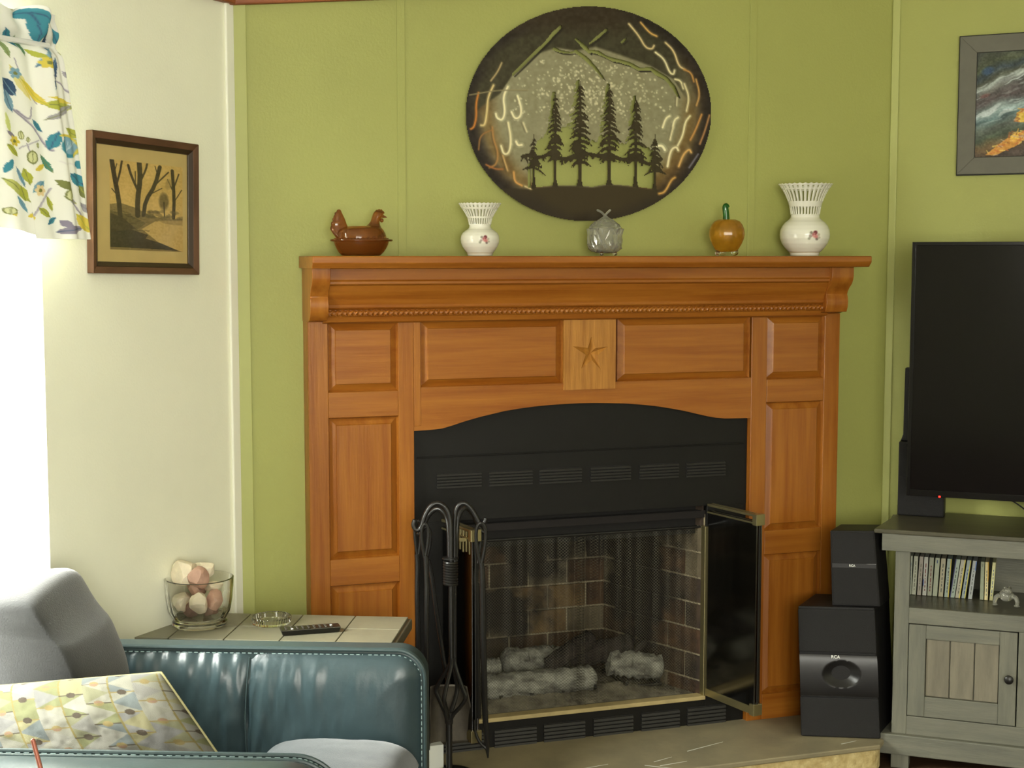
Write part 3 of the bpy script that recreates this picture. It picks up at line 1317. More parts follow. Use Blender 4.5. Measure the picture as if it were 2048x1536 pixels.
def floorz(P, r):
    return (P[0], P[1], max(P[2], zf + r + .012))


log('long pale ash-covered log lying across the front of the fire', floorz(dp(962, 1376, .15), .036), floorz(dp(1190, 1366, .15), .036), .036, log_m, 1)
log('ash-grey log end standing behind the front log at left', floorz(dp(1005, 1325, .25), .04), floorz(dp(1120, 1318, .26), .04), .04, log_m, 2)
log('small round grey log at far left of the firebox', floorz(dp(950, 1338, .24), .028), floorz(dp(1000, 1336, .24), .028), .028, log_m, 3)
log('charred black log lying on top of the pile', dp(1120, 1318, .21), dp(1262, 1292, .22), .034, char_m, 4)
log('thick ash-grey log sloping down at right of the fire', floorz(dp(1212, 1322, .2), .04), floorz(dp(1325, 1366, .16), .04), .038, log_m, 5)
log('thin dark stick poking up at right of the fire', dp(1250, 1322, .19), dp(1293, 1281, .2), .009, char_m, 6, 8, 6)
log('dark split log tilted up against the charred log', dp(1095, 1334, .17), dp(1186, 1272, .20), .026, char_m, 7)
log('scorched log stub behind the charred log', dp(1225, 1300, .27), dp(1268, 1280, .28), .018, char_m, 8, 8, 5)
nx_, ny_ = 60, 30
U, V = np.meshgrid(np.linspace(0, 1, nx_), np.linspace(0, 1, ny_))
yy = .06 + (.40 - .06) * V
xl_ = ox0 + (bx0 - ox0) * V + .012
xr_ = ox1 + (bx1 - ox1) * V - .012
xx = xl_ + (xr_ - xl_) * U
edge = np.minimum(np.minimum(U, 1 - U) * 4, np.minimum(V, 1 - V) * 4).clip(0, 1)
zz = zf + .001 + edge * (.012 + .02 * vnoise(xx, yy, .05, 9))
ashbase = ((ox0 + ox1) / 2, .22, zf)
OFFT = thing('ash_bed', 'grey wood ash covering the firebox floor under the logs', 'ash', D, ashbase)
OFFT['kind'] = 'stuff'
ao = gobj('ash_layer', np.stack([xx, yy, zz], -1), ash_m, OFFT)
ao['kind'] = 'stuff'
gr = thing('fire_grate', 'black iron grate under the burnt logs', 'grate', D, ((ox0 + ox1) / 2, .2, zf))
for k in range(6):
    x = D.px(985 + 62 * k, 1370, -.2)[0]
    bm = NB()
    tube(bm, [(x, .12, zf + .03), (x, .13, zf + .024), (x, .15, zf + .02), (x, .3, zf + .02)], .006, 8, 1)
    obj('grate_bar', bm, iron_m, gr, smooth=True)
for yq in (.14, .29):
    bm = NB()
    tube(bm, [(D.px(975, 1370, -.2)[0], yq, zf + .012), (D.px(1305, 1370, -.2)[0], yq, zf + .012)], .006, 8)
    obj('cross_bar', bm, iron_m, gr, smooth=True)
# ================================================================== WINDOW BLIND AND VALANCE
blind_m = M('white_blind_slat', (244, 244, 240), .5)
_nt = blind_m.node_tree
_t = _nt.nodes.new('ShaderNodeBsdfTranslucent')
_t.inputs['Color'].default_value = (.9, .9, .88, 1)
_mx = _nt.nodes.new('ShaderNodeMixShader')
_mx.inputs[0].default_value = .75
_nt.links.new(_nt.nodes['Principled BSDF'].outputs[0], _mx.inputs[1])
_nt.links.new(_t.outputs[0], _mx.inputs[2])
_nt.links.new(_mx.outputs[0], [n for n in _nt.nodes if n.type == 'OUTPUT_MATERIAL'][0].inputs[0])
blind = thing('window_blind', 'white slatted blind glowing with daylight in the left window', 'blind', LW, ((wx0 + wx1) / 2, .02, wz0 + .01))
bm = NB()
box(bm, wx0 + .006, wx1 - .006, .004, .028, wz1 - .03, wz1 - .002)
obj('head_rail', bm, window_paint, blind, bev=.002)
bm = NB()
box(bm, wx0 + .008, wx1 - .008, .006, .026, wz0 + .002, wz0 + .014)
obj('bottom_rail', bm, window_paint, blind, bev=.002)
nsl = int((wz1 - wz0 - .06) / .021)
sl_me = None
for i in range(nsl):
    if sl_me is None:
        bm = NB()
        hexa(bm, [(wx0 + .01, .005, wz0 + .022), (wx1 - .01, .005, wz0 + .022), (wx1 - .01, .0062, wz0 + .022), (wx0 + .01, .0062, wz0 + .022),
                  (wx0 + .01, .018, wz0 + .043), (wx1 - .01, .018, wz0 + .043), (wx1 - .01, .0192, wz0 + .043), (wx0 + .01, .0192, wz0 + .043)])
        o = obj('slat', bm, blind_m, blind)
        sl_me = o.data
    else:
        o = link('slat', sl_me, blind)
        o.location = (0, 0, .021 * i)

VD = .075
vzt = LW.px(110, 28, VD)[1]
vzb = LW.px(110, 478, VD)[1]
vzr = LW.px(110, 92, VD)[1]
vxr_t = LW.px(118, 60, VD)[0]
vxr_b = LW.px(170, 470, VD)[0]
VW = wx1 - wx0 + .12
val = thing('window_valance', 'white gathered valance printed with blue and lime flowers over the left window', 'curtain', LW, (vxr_t - VW / 2, -VD, vzt))
# fabric print: painted in a flat cloth of U (px from the right hem) by V (px from the top)
PW, PH = 180, 470
cv = Canvas(0, PW, 0, PH, 1.4, (240, 240, 232))
TEAL, BLUE, LIME, YEL, GREY, OLV, NAVY, PUR = (74, 150, 168), (140, 178, 196), (186, 190, 84), (222, 206, 92), (170, 168, 172), (134, 140, 84), (70, 98, 132), (150, 144, 162)


def fl(x, y):            # picture coordinates -> cloth coordinates
    return (x, y - 15)


def P_(*q):
    return [fl(*p) for p in q]


for w, pts in ((4, ((95, 145), (130, 165), (150, 190))), (5, ((0, 205), (35, 235), (70, 262), (95, 300))), (3.5, ((60, 215), (55, 245), (28, 225))), (4, ((55, 440), (75, 405), (95, 380))),
               (2, ((30, 305), (50, 290), (75, 280))), (2, ((45, 290), (55, 320))), (3.5, ((120, 390), (150, 430), (165, 455))), (2, ((30, 120), (45, 170), (75, 205)))):
    cv.line(curve_pts(P_(*pts)), w, PUR, .85)
    cv.line(curve_pts([(a + 1.2, b - 1) for a, b in P_(*pts)]), w * .35, (225, 222, 226), .8)
for (a, b, w, c, v) in (((82, 205), (143, 205), 26, LIME, OLV), ((85, 238), (140, 200), 16, GREY, OLV), ((88, 190), (140, 196), 10, YEL, None), ((112, 105), (96, 175), 15, NAVY, BLUE), ((75, 130), (112, 80), 17, BLUE, NAVY),
                        ((40, 20), (100, 42), 17, TEAL, NAVY), ((70, 30), (85, 80), 20, TEAL, NAVY), ((85, 60), (108, 78), 9, NAVY, None), ((88, 22), (100, 45), 8, LIME, None),
                        ((45, 70), (58, 110), 13, (110, 160, 130), OLV), ((20, 135), (60, 200), 22, (226, 218, 160), YEL), ((40, 160), (90, 208), 16, YEL, LIME), ((0, 165), (28, 195), 30, NAVY, BLUE), ((0, 185), (20, 230), 22, BLUE, NAVY), ((0, 232), (10, 275), 12, (214, 220, 150), None),
                        ((125, 250), (152, 268), 18, LIME, OLV), ((100, 260), (92, 300), 16, TEAL, NAVY), ((75, 310), (98, 345), 12, (90, 150, 130), OLV), ((130, 345), (162, 372), 26, TEAL, NAVY), ((140, 330), (162, 320), 18, TEAL, None),
                        ((20, 345), (40, 385), 11, BLUE, NAVY), ((38, 345), (50, 375), 22, LIME, OLV), ((55, 390), (80, 365), 18, BLUE, TEAL), ((0, 375), (50, 415), 22, (196, 200, 120), OLV), ((30, 385), (40, 415), 22, LIME, OLV), ((100, 360), (130, 385), 16, OLV, None),
                        ((105, 470), (155, 460), 17, PUR, NAVY), ((110, 445), (125, 460), 12, PUR, None), ((150, 370), (165, 398), 16, OLV, LIME), ((85, 395), (98, 425), 12, LIME, OLV), ((118, 402), (140, 408), 13, GREY, LIME), ((140, 430), (175, 470), 24, YEL, LIME), ((10, 440), (20, 455), 10, YEL, None), ((45, 450), (60, 440), 8, YEL, None)):
    cv.leaf(*fl(*a), *fl(*b), w, c, v)
for (a, b, w, c, v) in (((20, 60), (44, 96), 15, TEAL, NAVY), ((112, 40), (128, 74), 14, TEAL, NAVY), ((128, 60), (150, 95), 14, BLUE, NAVY), ((128, 92), (150, 118), 12, LIME, OLV), ((4, 75), (22, 120), 14, (150, 170, 120), OLV),
                        ((60, 95), (88, 112), 10, LIME, None), ((150, 150), (166, 186), 13, TEAL, NAVY), ((60, 240), (82, 262), 12, TEAL, NAVY), ((2, 300), (26, 322), 15, LIME, OLV), ((12, 330), (0, 362), 12, TEAL, None), ((60, 345), (84, 330), 11, YEL, None),
                        ((150, 290), (166, 318), 14, OLV, LIME), ((128, 130), (146, 150), 10, GREY, PUR), ((66, 420), (92, 440), 15, LIME, OLV), ((20, 410), (44, 440), 13, BLUE, TEAL), ((86, 455), (104, 440), 11, TEAL, NAVY), ((150, 405), (172, 430), 12, GREY, PUR), ((0, 270), (24, 284), 9, PUR, None)):
    cv.leaf(*fl(*a), *fl(*b), w, c, v)
for (x, y) in ((88, 120), (30, 150), (158, 130), (70, 385), (20, 290)):
    for k in range(6):
        cv.ell(*fl(x + 7 * math.cos(k * 1.05), y + 7 * math.sin(k * 1.05)), 5.5, 4.2, k * 1.05, (BLUE, YEL, (232, 214, 170))[(x + y) % 3])
    cv.ell(*fl(x, y), 4, 4, 0, OLV)
for (x, y, r) in ((128, 290, 25),):
    cv.ell(*fl(x, y), r, r * .95, 0, TEAL)
    cv.ell(*fl(x + 4, y - 4), r * .86, r * .8, 0, BLUE)
    cv.line(curve_pts(P_((104, 268), (125, 264), (146, 274), (152, 292), (140, 308))), 5, YEL)
    for k in range(5):
        cv.line(curve_pts(P_((112, 308), (118 + 6 * k, 296 - 4 * k), (120 + 7 * k, 280 - 2 * k))), 1.2, (226, 236, 236), .8)
    cv.line(curve_pts(P_((104, 322), (116, 330), (130, 322), (146, 332))), 3, (232, 230, 226))
for (x, y, rx, ry) in ((56, 318, 12, 14), (35, 275, 6, 9), (70, 292, 4, 6), (122, 392, 11, 13), (12, 445, 9, 8), (48, 282, 4, 5)):
    cv.ell(*fl(x, y), rx, ry, 0, OLV)
    cv.ell(*fl(x, y), rx * .75, ry * .8, 0, (220, 222, 176))
    cv.line(P_((x, y - ry), (x, y + ry)), 1.4, OLV)
nu, nv = 640, 330
U, V = np.meshgrid(np.linspace(0, 1, nu), np.linspace(0, 1, nv))     # U: 0 left .. 1 right
dist = (1 - U) * VW                                                  # metres from the right hem
uu = 174 - dist * 690
pxx = np.mod(uu - 52 * np.clip(1 - V, 0, 1) ** .8, PW)
ci = np.clip((pxx / cv.step).astype(int), 0, cv.w - 1)
cj = np.clip((V * PH / cv.step).astype(int), 0, cv.h - 1)
cols = cv.a[cj, ci]
flare = np.clip((V - .12) / .88, 0, 1)
xr = vxr_t + (vxr_b - vxr_t) * np.clip((V - .03) / .97, 0, 1) ** .8
X_ = xr - dist * (1 + .02 * V)
ph = dist * 62 + 1.5 * np.sin(dist * 21)
fold = (.011 * np.sin(ph) + .006 * np.sin(ph * 1.9 + 1)) * (1 - .35 * flare)
ruff = np.exp(-((V - .02) / .045) ** 2)
pinch = np.exp(-((V - .14) / .03) ** 2)
Y_ = -VD - .02 * flare + fold * (1 + 1.2 * ruff) * (1 - .5 * pinch) + .02 * pinch
Z_ = vzt + (vzb - vzt) * V + .01 * ruff * np.sin(ph * 1.3) + (V > .93) * 0
Z_ += np.where(V > .5, (V - .5) * .05 * (np.sin(dist * 14 + .5) * .5 - .5) * -1 * (dist > .16), 0)
gobj('printed_cloth', np.stack([X_, Y_, Z_], -1), fabric_m, val, cols, thick=.0012)
bm = NB()
tube(bm, [(vxr_t - VW + .02, 0, vzr), (vxr_t - VW + .02, -VD + .012, vzr), (vxr_t - .02, -VD + .012, vzr), (vxr_t - .02, 0, vzr)], .006, 8)
obj('curtain_rod', bm, window_paint, val, smooth=True)

# ================================================================== ETCHING ON THE LEFT WALL
pcx, pcz = LW.px(292, 410, .012)
PWd, PHt = .4, .33
c_tl, c_tr, c_bl, c_br = [Vector(LW.px(*p, .02)) for p in ((186, 260), (398, 289), (184, 546), (397, 550))]
cen = (c_tl + c_tr + c_bl + c_br) / 4
wdt = ((c_tr - c_tl).length + (c_br - c_bl).length) / 2
hgt = ((c_tl - c_bl).length + (c_tr - c_br).length) / 2
roll = math.atan2((c_tr - c_tl).y + (c_br - c_bl).y, (c_tr - c_tl).x + (c_br - c_bl).x)
pic = thing('etching_picture', 'slightly crooked brown-framed sepia etching of trees by water on cream wall', 'picture', LW, (cen.x, 0, cen.y))
OFF[pic.name] = Vector((0, 0, 0))
pic.matrix_world = Matrix.Translation(LW.W(cen.x, 0, cen.y)) @ Matrix.Rotation(LW.ang, 4, 'Z') @ Matrix.Rotation(-roll, 4, 'Y')
hw, hh_ = wdt / 2, hgt / 2


def mould(par, hw, hh, w, y0, y1, m, nm, inner_drop=.006):
    for (sx_, sz_) in ((1, 0), (-1, 0), (0, 1), (0, -1)):
        bm = NB()
        if sx_:
            a = [(sx_ * hw, -hh), (sx_ * (hw - w), -hh + w), (sx_ * (hw - w), hh - w), (sx_ * hw, hh)]
        else:
            a = [(-hw, sz_ * hh), (-hw + w, sz_ * (hh - w)), (hw - w, sz_ * (hh - w)), (hw, sz_ * hh)]
        inn = (1, 2)
        P = [(p[0], y1, p[1]) for p in a] + [(p[0], y0 + (inner_drop if i in inn else 0), p[1]) for i, p in enumerate(a)]
        hexa(bm, P)
        obj(nm, bm, m, par, bev=.0015)


mould(pic, hw, hh_, .016, -.022, -.002, picframe_m, 'outer_frame')
mould(pic, hw - .016, hh_ - .016, .011, -.017, -.003, picframe_dark, 'inner_frame', .008)
bm = NB()
box(bm, -hw + .02, hw - .02, -.006, -.002, -hh_ + .02, hh_ - .02)
obj('mount', bm, mat_m, pic)
# the print
ec = Canvas(0, 148, 0, 186, .8, (190, 160, 100))
ec.a[:] = np.array((196, 168, 108)) - 16 * vnoise(ec.X, ec.Y, 30, 4)[..., None]
DK, MD = (62, 54, 38), (110, 95, 62)
ec.poly([(0, 92), (20, 88), (50, 96), (80, 110), (110, 116), (148, 112), (148, 186), (0, 186)], (120, 104, 68))
ec.poly([(0, 105), (40, 112), (70, 128), (56, 140), (0, 150)], (96, 84, 54))
ec.poly([(62, 140), (90, 122), (148, 118), (148, 186), (100, 170)], (178, 152, 98))
ec.poly([(95, 120), (148, 117), (148, 128), (110, 126)], (150, 128, 82))
ec.poly([(0, 138), (40, 142), (75, 152), (70, 160), (100, 168), (140, 184), (100, 182), (0, 180)], (56, 50, 36))
ec.poly([(0, 110), (24, 118), (50, 140), (0, 150)], (66, 58, 40))
for k in range(60):
    x, y = random.uniform(0, 75), random.uniform(105, 178)
    ec.line([(x, y), (x + random.uniform(4, 14), y + random.uniform(-3, 5))], 1.3, DK, .5)


def etree(pts, w, br):
    ec.line(curve_pts(pts, 1), w, DK)
    for b, q in br:
        ec.line(curve_pts(b, 1), q, DK, .95)


etree([(20, 118), (17, 80), (10, 40), (4, 0)], 9, [([(12, 55), (20, 25), (24, 0)], 4), ([(16, 75), (4, 60)], 2), ([(8, 30), (14, 8)], 2)])
etree([(54, 112), (54, 78), (60, 35), (58, 0)], 10, [([(56, 62), (42, 30), (36, 8)], 5), ([(60, 40), (72, 12), (74, 0)], 4), ([(50, 50), (50, 20)], 2)])
etree([(66, 110), (70, 80), (90, 45), (100, 5)], 8, [([(92, 42), (118, 14)], 3), ([(78, 66), (104, 50)], 2), ([(96, 25), (90, 4)], 2)])
etree([(128, 112), (130, 70), (126, 10)], 7, [([(128, 50), (140, 16)], 3), ([(130, 60), (116, 30)], 2.5), ([(131, 75), (146, 50)], 2)])
ec.ell(108, 78, 12, 22, 0, (92, 80, 52), .8, .6)
ec.line([(108, 80), (109, 110)], 2.5, DK)
ec.ell(118, 40, 8, 14, .2, (140, 120, 76), .6, .6)
for k in range(26):
    x = random.uniform(70, 148)
    ec.ell(x, random.uniform(100, 114), random.uniform(3, 10), 4, 0, (86, 76, 50), .5, .6)
ec.a *= 1.12
ec.a += (vnoise(ec.X, ec.Y, 3.2, 8, 2)[..., None] - .5) * 26
pa = Vector(LW.px(219, 318, .007)) - cen
pb = Vector(LW.px(366, 504, .007)) - cen
cr, sr = math.cos(-roll), math.sin(-roll)
un = lambda p: (p.x * cr - p.y * sr, p.x * sr + p.y * cr)
pa, pb = un(pa), un(pb)
U, V = np.meshgrid(np.linspace(0, 1, ec.w), np.linspace(0, 1, ec.h))
gobj('print', np.stack([pa[0] + (pb[0] - pa[0]) * U, np.full(U.shape, -.0068), pa[1] + (pb[1] - pa[1]) * V], -1), print_m, pic, ec.a, smooth=False)
bm = NB()
box(bm, -hw + .022, hw - .022, -.0105, -.0090, -hh_ + .022, hh_ - .022)
obj('glazing', bm, picglass_m, pic)

# ================================================================== METAL WALL ART
AD = WALLD - .022
ac = Canvas(928, 1426, 8, 446, 1.5, (70, 62, 46))
AX, AY = ac.X, ac.Y
rn = np.sqrt(((AX - 1177) / 246) ** 2 + ((AY - 227.5) / 215.5) ** 2)
plate = rn <= 1.0
nz1 = vnoise(AX, AY, 60, 21)
nz2 = vnoise(AX, AY, 7, 22, 2)
sil = np.array((146, 142, 112))
brn = np.array((74, 58, 38))
dark = np.array((42, 35, 30))
gold = np.array((120, 92, 46))
w_mid = np.clip((.95 - rn + (nz1 - .5) * .25) / .16, 0, 1)[..., None]
w_rim = np.clip((rn - .87 + (nz1 - .5) * .12) / .1, 0, 1)[..., None]
colr = brn * (1 - w_mid) + sil * w_mid
g2 = (np.exp(-((rn - .82) / .07) ** 2) * np.clip((AY - 170) / 60, 0, 1) * .7)[..., None]
colr = colr * (1 - g2) + gold * g2
colr = colr * (1 - w_rim) + dark * w_rim
# dark sky above the ranges
ridge = np.interp(AX, [928, 1000, 1026, 1066, 1112, 1150, 1190, 1250, 1300, 1345, 1368, 1426], [240, 190, 150, 112, 98, 104, 96, 116, 134, 160, 195, 230])
sky = np.clip((ridge - AY) / 5, 0, 1)[..., None] * np.clip((1385 - AX) / 40, 0, 1)[..., None]
colr = colr * (1 - sky) + (np.array((66, 62, 44)) * (1 - w_rim) + dark * w_rim) * sky
tops = np.clip((80 - AY) / 40, 0, 1)[..., None] * np.clip((1290 - AX) / 60, 0, 1)[..., None]
colr = colr * (1 - tops) + np.array((58, 48, 33)) * tops
gnd_y = np.interp(AX, [928, 1050, 1070, 1110, 1150, 1185, 1219, 1260, 1300, 1340, 1426], [372, 376, 374, 370, 370, 373, 367, 371, 376, 380, 384])
bot = np.clip((AY - gnd_y) / 4, 0, 1)[..., None]
colr = colr * (1 - bot) + (np.array((62, 52, 32)) * (1 - w_rim * .5) + dark * w_rim * .5) * bot
colr += ((nz2 - .5) * 22)[..., None] * (1 - bot)
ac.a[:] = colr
# sparkle of the hammered snow field, painted in as pale flecks
for k in range(620):
    x, y = random.gauss(1180, 80), random.gauss(185, 45)
    ry = np.interp(x, [1000, 1066, 1112, 1190, 1300, 1368], [185, 118, 105, 104, 140, 200])
    if y < ry + 6 or y > 290 or x < 1015 or x > 1345:
        continue
    b = random.uniform(.35, 1) * (1 if y < 235 else .5)
    s_ = random.uniform(1.3, 2.8)
    ac.ell(x, y, s_ * 1.3, s_, random.uniform(0, 3), (214, 208, 172), b, .6)
# ground swirls left by the grinder: glints painted as pale strokes over dark lines
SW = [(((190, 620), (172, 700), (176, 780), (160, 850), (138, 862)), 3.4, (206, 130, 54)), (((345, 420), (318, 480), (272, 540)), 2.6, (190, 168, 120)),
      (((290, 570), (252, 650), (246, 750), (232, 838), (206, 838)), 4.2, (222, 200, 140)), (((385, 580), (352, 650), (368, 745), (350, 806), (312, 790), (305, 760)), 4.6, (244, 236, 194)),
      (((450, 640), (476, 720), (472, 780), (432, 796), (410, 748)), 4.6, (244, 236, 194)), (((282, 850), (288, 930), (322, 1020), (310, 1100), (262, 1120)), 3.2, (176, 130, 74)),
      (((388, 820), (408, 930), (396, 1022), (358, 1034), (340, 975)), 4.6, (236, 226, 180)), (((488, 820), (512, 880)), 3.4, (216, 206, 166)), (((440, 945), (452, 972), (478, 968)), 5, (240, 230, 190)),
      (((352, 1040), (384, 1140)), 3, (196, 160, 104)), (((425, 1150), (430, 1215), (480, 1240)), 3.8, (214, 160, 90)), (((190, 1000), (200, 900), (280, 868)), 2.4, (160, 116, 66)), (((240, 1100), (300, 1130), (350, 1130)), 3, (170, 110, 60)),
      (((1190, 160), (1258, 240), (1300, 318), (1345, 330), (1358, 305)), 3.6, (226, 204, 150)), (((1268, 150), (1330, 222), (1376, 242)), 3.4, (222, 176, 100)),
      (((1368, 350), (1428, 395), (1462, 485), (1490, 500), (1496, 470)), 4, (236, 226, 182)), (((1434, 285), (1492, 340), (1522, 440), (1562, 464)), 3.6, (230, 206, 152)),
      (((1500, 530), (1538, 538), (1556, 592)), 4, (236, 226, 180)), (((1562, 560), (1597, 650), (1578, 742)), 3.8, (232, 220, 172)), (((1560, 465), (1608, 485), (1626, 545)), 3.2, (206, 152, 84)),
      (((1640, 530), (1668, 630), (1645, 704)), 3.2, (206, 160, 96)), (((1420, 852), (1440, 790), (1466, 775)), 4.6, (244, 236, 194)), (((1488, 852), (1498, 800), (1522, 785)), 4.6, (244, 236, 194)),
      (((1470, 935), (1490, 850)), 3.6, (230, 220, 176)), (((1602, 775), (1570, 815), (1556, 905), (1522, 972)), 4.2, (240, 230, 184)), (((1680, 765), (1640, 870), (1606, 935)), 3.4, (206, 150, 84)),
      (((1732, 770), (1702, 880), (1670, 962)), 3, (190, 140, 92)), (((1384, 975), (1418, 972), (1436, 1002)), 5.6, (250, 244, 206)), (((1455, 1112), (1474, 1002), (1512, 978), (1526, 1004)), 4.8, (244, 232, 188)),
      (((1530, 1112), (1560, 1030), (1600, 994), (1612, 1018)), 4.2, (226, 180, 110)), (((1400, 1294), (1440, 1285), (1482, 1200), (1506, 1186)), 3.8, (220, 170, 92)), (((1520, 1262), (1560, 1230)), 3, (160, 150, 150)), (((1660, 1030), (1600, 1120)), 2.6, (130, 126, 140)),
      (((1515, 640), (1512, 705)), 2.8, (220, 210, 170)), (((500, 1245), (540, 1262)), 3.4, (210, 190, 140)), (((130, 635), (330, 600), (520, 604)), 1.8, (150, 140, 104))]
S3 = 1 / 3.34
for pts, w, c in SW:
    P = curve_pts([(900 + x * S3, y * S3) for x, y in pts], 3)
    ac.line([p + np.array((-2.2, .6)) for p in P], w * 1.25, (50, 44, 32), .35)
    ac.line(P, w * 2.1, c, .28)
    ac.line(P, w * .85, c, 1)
# cut-outs
cut = np.zeros(AX.shape, bool)


def cut_line(pts, w):
    wn, m = ac.line_mask([(900 + x * S3, y * S3) for x, y in pts], w)
    cut[wn] |= m > .5


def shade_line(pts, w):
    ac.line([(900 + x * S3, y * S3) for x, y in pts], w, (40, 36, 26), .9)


for pts, w in ((((735, 180), (690, 225), (640, 285), (560, 360), (480, 440), (420, 498)), (5, 6, 4.4, 5, 4, 3)),
               (((840, 262), (900, 318), (932, 352)), (3, 7, 3)), (((838, 342), (900, 385), (960, 445), (1022, 522)), (5, 6, 5, 2)),
               (((932, 290), (985, 248), (1040, 200)), (2, 4.5, 4)), (((1145, 284), (1170, 260)), (3, 3)), (((694, 326), (740, 345), (800, 352), (832, 346)), (5, 4, 2, 2)),
               (((930, 340), (985, 350), (1040, 380), (1085, 398), (1130, 408), (1200, 428), (1260, 462), (1340, 460), (1380, 490), (1440, 522), (1490, 580), (1520, 640)), (4, 6, 3, 6, 5, 6, 5, 5, 7, 6, 6, 3))):
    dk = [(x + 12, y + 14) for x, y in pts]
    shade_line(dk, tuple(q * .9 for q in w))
    cut_line(pts, w)
# open sky between the trunks
topb = np.interp(AX, [1055, 1070, 1082, 1096, 1108, 1122, 1135, 1150, 1170, 1186, 1195, 1206, 1222, 1240, 1252, 1268, 1284, 1300, 1316],
                 [330, 290, 275, 262, 262, 262, 250, 262, 275, 284, 280, 270, 270, 290, 285, 268, 290, 296, 330])
topb = topb + (vnoise(AX, AX * 0, 5, 31, 2) - .5) * 16
sky_cut = (AX > 1056) & (AX < 1312) & (AY > topb) & (AY < gnd_y)
sky_cut &= ~((AX < 1064) & (AX > 1060))
cut |= sky_cut
TREES = [(1067.7, 374, 268, 20, 3.2), (1110.7, 371, 186, 25, 3.6), (1160, 370, 162, 31, 4.4), (1219, 368, 170, 30, 4.2), (1272, 373, 194, 27, 4.0), (1310, 378, 268, 19, 2.6)]
tr = random.Random(12)
# slivers of wall seen beside the upper trees
for i, (cx_, by, ty, bw, tw) in enumerate(TREES[1:5]):
    for k in range(15):
        y = ty + 4 + k * 6.2
        q = .25 + .75 * k / 15
        wn, m = ac.line_mask([(cx_ - 3 - q * bw * tr.uniform(.35, .8), y + 3), (cx_ - 2.5 - q * 3, y - 4)], (2, 4.6))
        cut[wn] |= m > .5
    wn, m = ac.line_mask([(cx_ - 6, ty + 8), (cx_ - 6.5, ty + 42)], (4, 5))
    cut[wn] |= m > .5
tree_mask = np.zeros(AX.shape, bool)
for (cx_, by, ty, bw, tw) in TREES:
    wn, m = ac.poly_mask([(cx_ - tw - 3, by + 4), (cx_ - tw * .9, by - 12), (cx_ - tw * .75, by - 60), (cx_ - tw * .45, ty + 40), (cx_ - .4, ty), (cx_ + .8, ty), (cx_ + tw * .5, ty + 40), (cx_ + tw * .75, by - 60), (cx_ + tw * .9, by - 12), (cx_ + tw + 3, by + 4)])
    tree_mask[wn] |= m
    y = ty + 12
    yend = 326 if by - ty > 120 else 338
    while y < yend:
        f = (y - ty) / (yend - ty)
        for sd in (-1, 1):
            Lb = bw * min(1, .22 + .95 * f) * tr.uniform(.55, 1.0)
            dr = tr.uniform(2, 9) + 5 * f
            th = tr.uniform(2.0, 4.2) + 2.4 * f
            pts = [(cx_, y - th), (cx_ + sd * Lb * .55, y + dr * .25 - th * .6), (cx_ + sd * Lb, y + dr), (cx_ + sd * Lb * .86, y + dr + 3), (cx_ + sd * Lb * .72, y + dr * .6 + th * .4), (cx_ + sd * Lb * .6, y + dr * .8 + 4 * f), (cx_ + sd * Lb * .4, y + dr * .3 + th * .6), (cx_, y + th)]
            wn, m = ac.poly_mask(pts)
            tree_mask[wn] |= m
        y += tr.uniform(5.5, 9.5) * (1 + .5 * f)
# the drooping boughs that join the trees
bough = curve_pts([(1046, 313), (1060, 310), (1080, 316), (1095, 309), (1111, 308), (1126, 320), (1142, 314), (1160, 306), (1180, 308), (1200, 313), (1219, 308), (1232, 314), (1250, 321), (1272, 315), (1288, 323), (1300, 330), (1322, 318)], 2)
wn, m = ac.line_mask(bough, 8)
tree_mask[wn] |= m > .4
for k in range(46):
    i = tr.randrange(len(bough) - 1)
    x, y = bough[i]
    wn, m = ac.line_mask([(x, y), (x + tr.uniform(-6, 6), y + tr.uniform(7, 15))], (4, 1.5))
    tree_mask[wn] |= m > .4
for a, b in (((1067, 334), (1092, 352)), ((1066, 335), (1046, 339)), ((1310, 342), (1332, 348)), ((1310, 342), (1288, 352))):
    wn, m = ac.line_mask([a, ((a[0] + b[0]) / 2, (a[1] + b[1]) / 2 - 2), b], (4, 5, 2))
    tree_mask[wn] |= m > .4
tree_mask &= AY < gnd_y + 3
cut &= ~tree_mask
ac.a[tree_mask] = np.array((58, 50, 30)) + (nz2[tree_mask] - .5)[:, None] * 10
keep = plate & ~cut
fm = keep[:-1, :-1] & keep[1:, 1:] & keep[:-1, 1:] & keep[1:, :-1]
art = thing('metal_wall_art', 'oval burnished metal wall plaque of cut-out pine trees and mountains', 'wall art', D, (D.px(1177, 228, -AD)[0], AD, D.px(1177, 228, -AD)[1]))
ex = np.array([D.px(x, 228, -AD)[0] for x in ac.xs])
zl = np.array([D.px(928, y, -AD)[1] for y in ac.ys])
zr_ = np.array([D.px(1426, y, -AD)[1] for y in ac.ys])
tt = (ex - ex[0]) / (ex[-1] - ex[0])
XX = np.broadcast_to(ex[None, :], AX.shape)
ZZ = zl[:, None] * (1 - tt[None, :]) + zr_[:, None] * tt[None, :]
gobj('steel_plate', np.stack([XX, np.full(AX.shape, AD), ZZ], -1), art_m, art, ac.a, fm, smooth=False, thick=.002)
for (px_, py_) in ((1177, 60), (1100, 405), (1250, 405)):
    x, z = D.px(px_, py_, -AD)
    bm = NB()
    tube(bm, [(x, AD + .001, z), (x, WALLD, z)], .008, 10)
    obj('standoff', bm, iron_m, art, smooth=True)

# ================================================================== ORNAMENTS ON THE SHELF
ORN_Y = -.03


def orn_scale(px_):
    """metres per picture pixel at this place on the shelf"""
    return (D.px(px_ + 50, 480, -ORN_Y)[0] - D.px(px_ - 50, 480, -ORN_Y)[0]) / 100 * math.cos(D.ang) * 1.0


SHT = SHZ + .0008
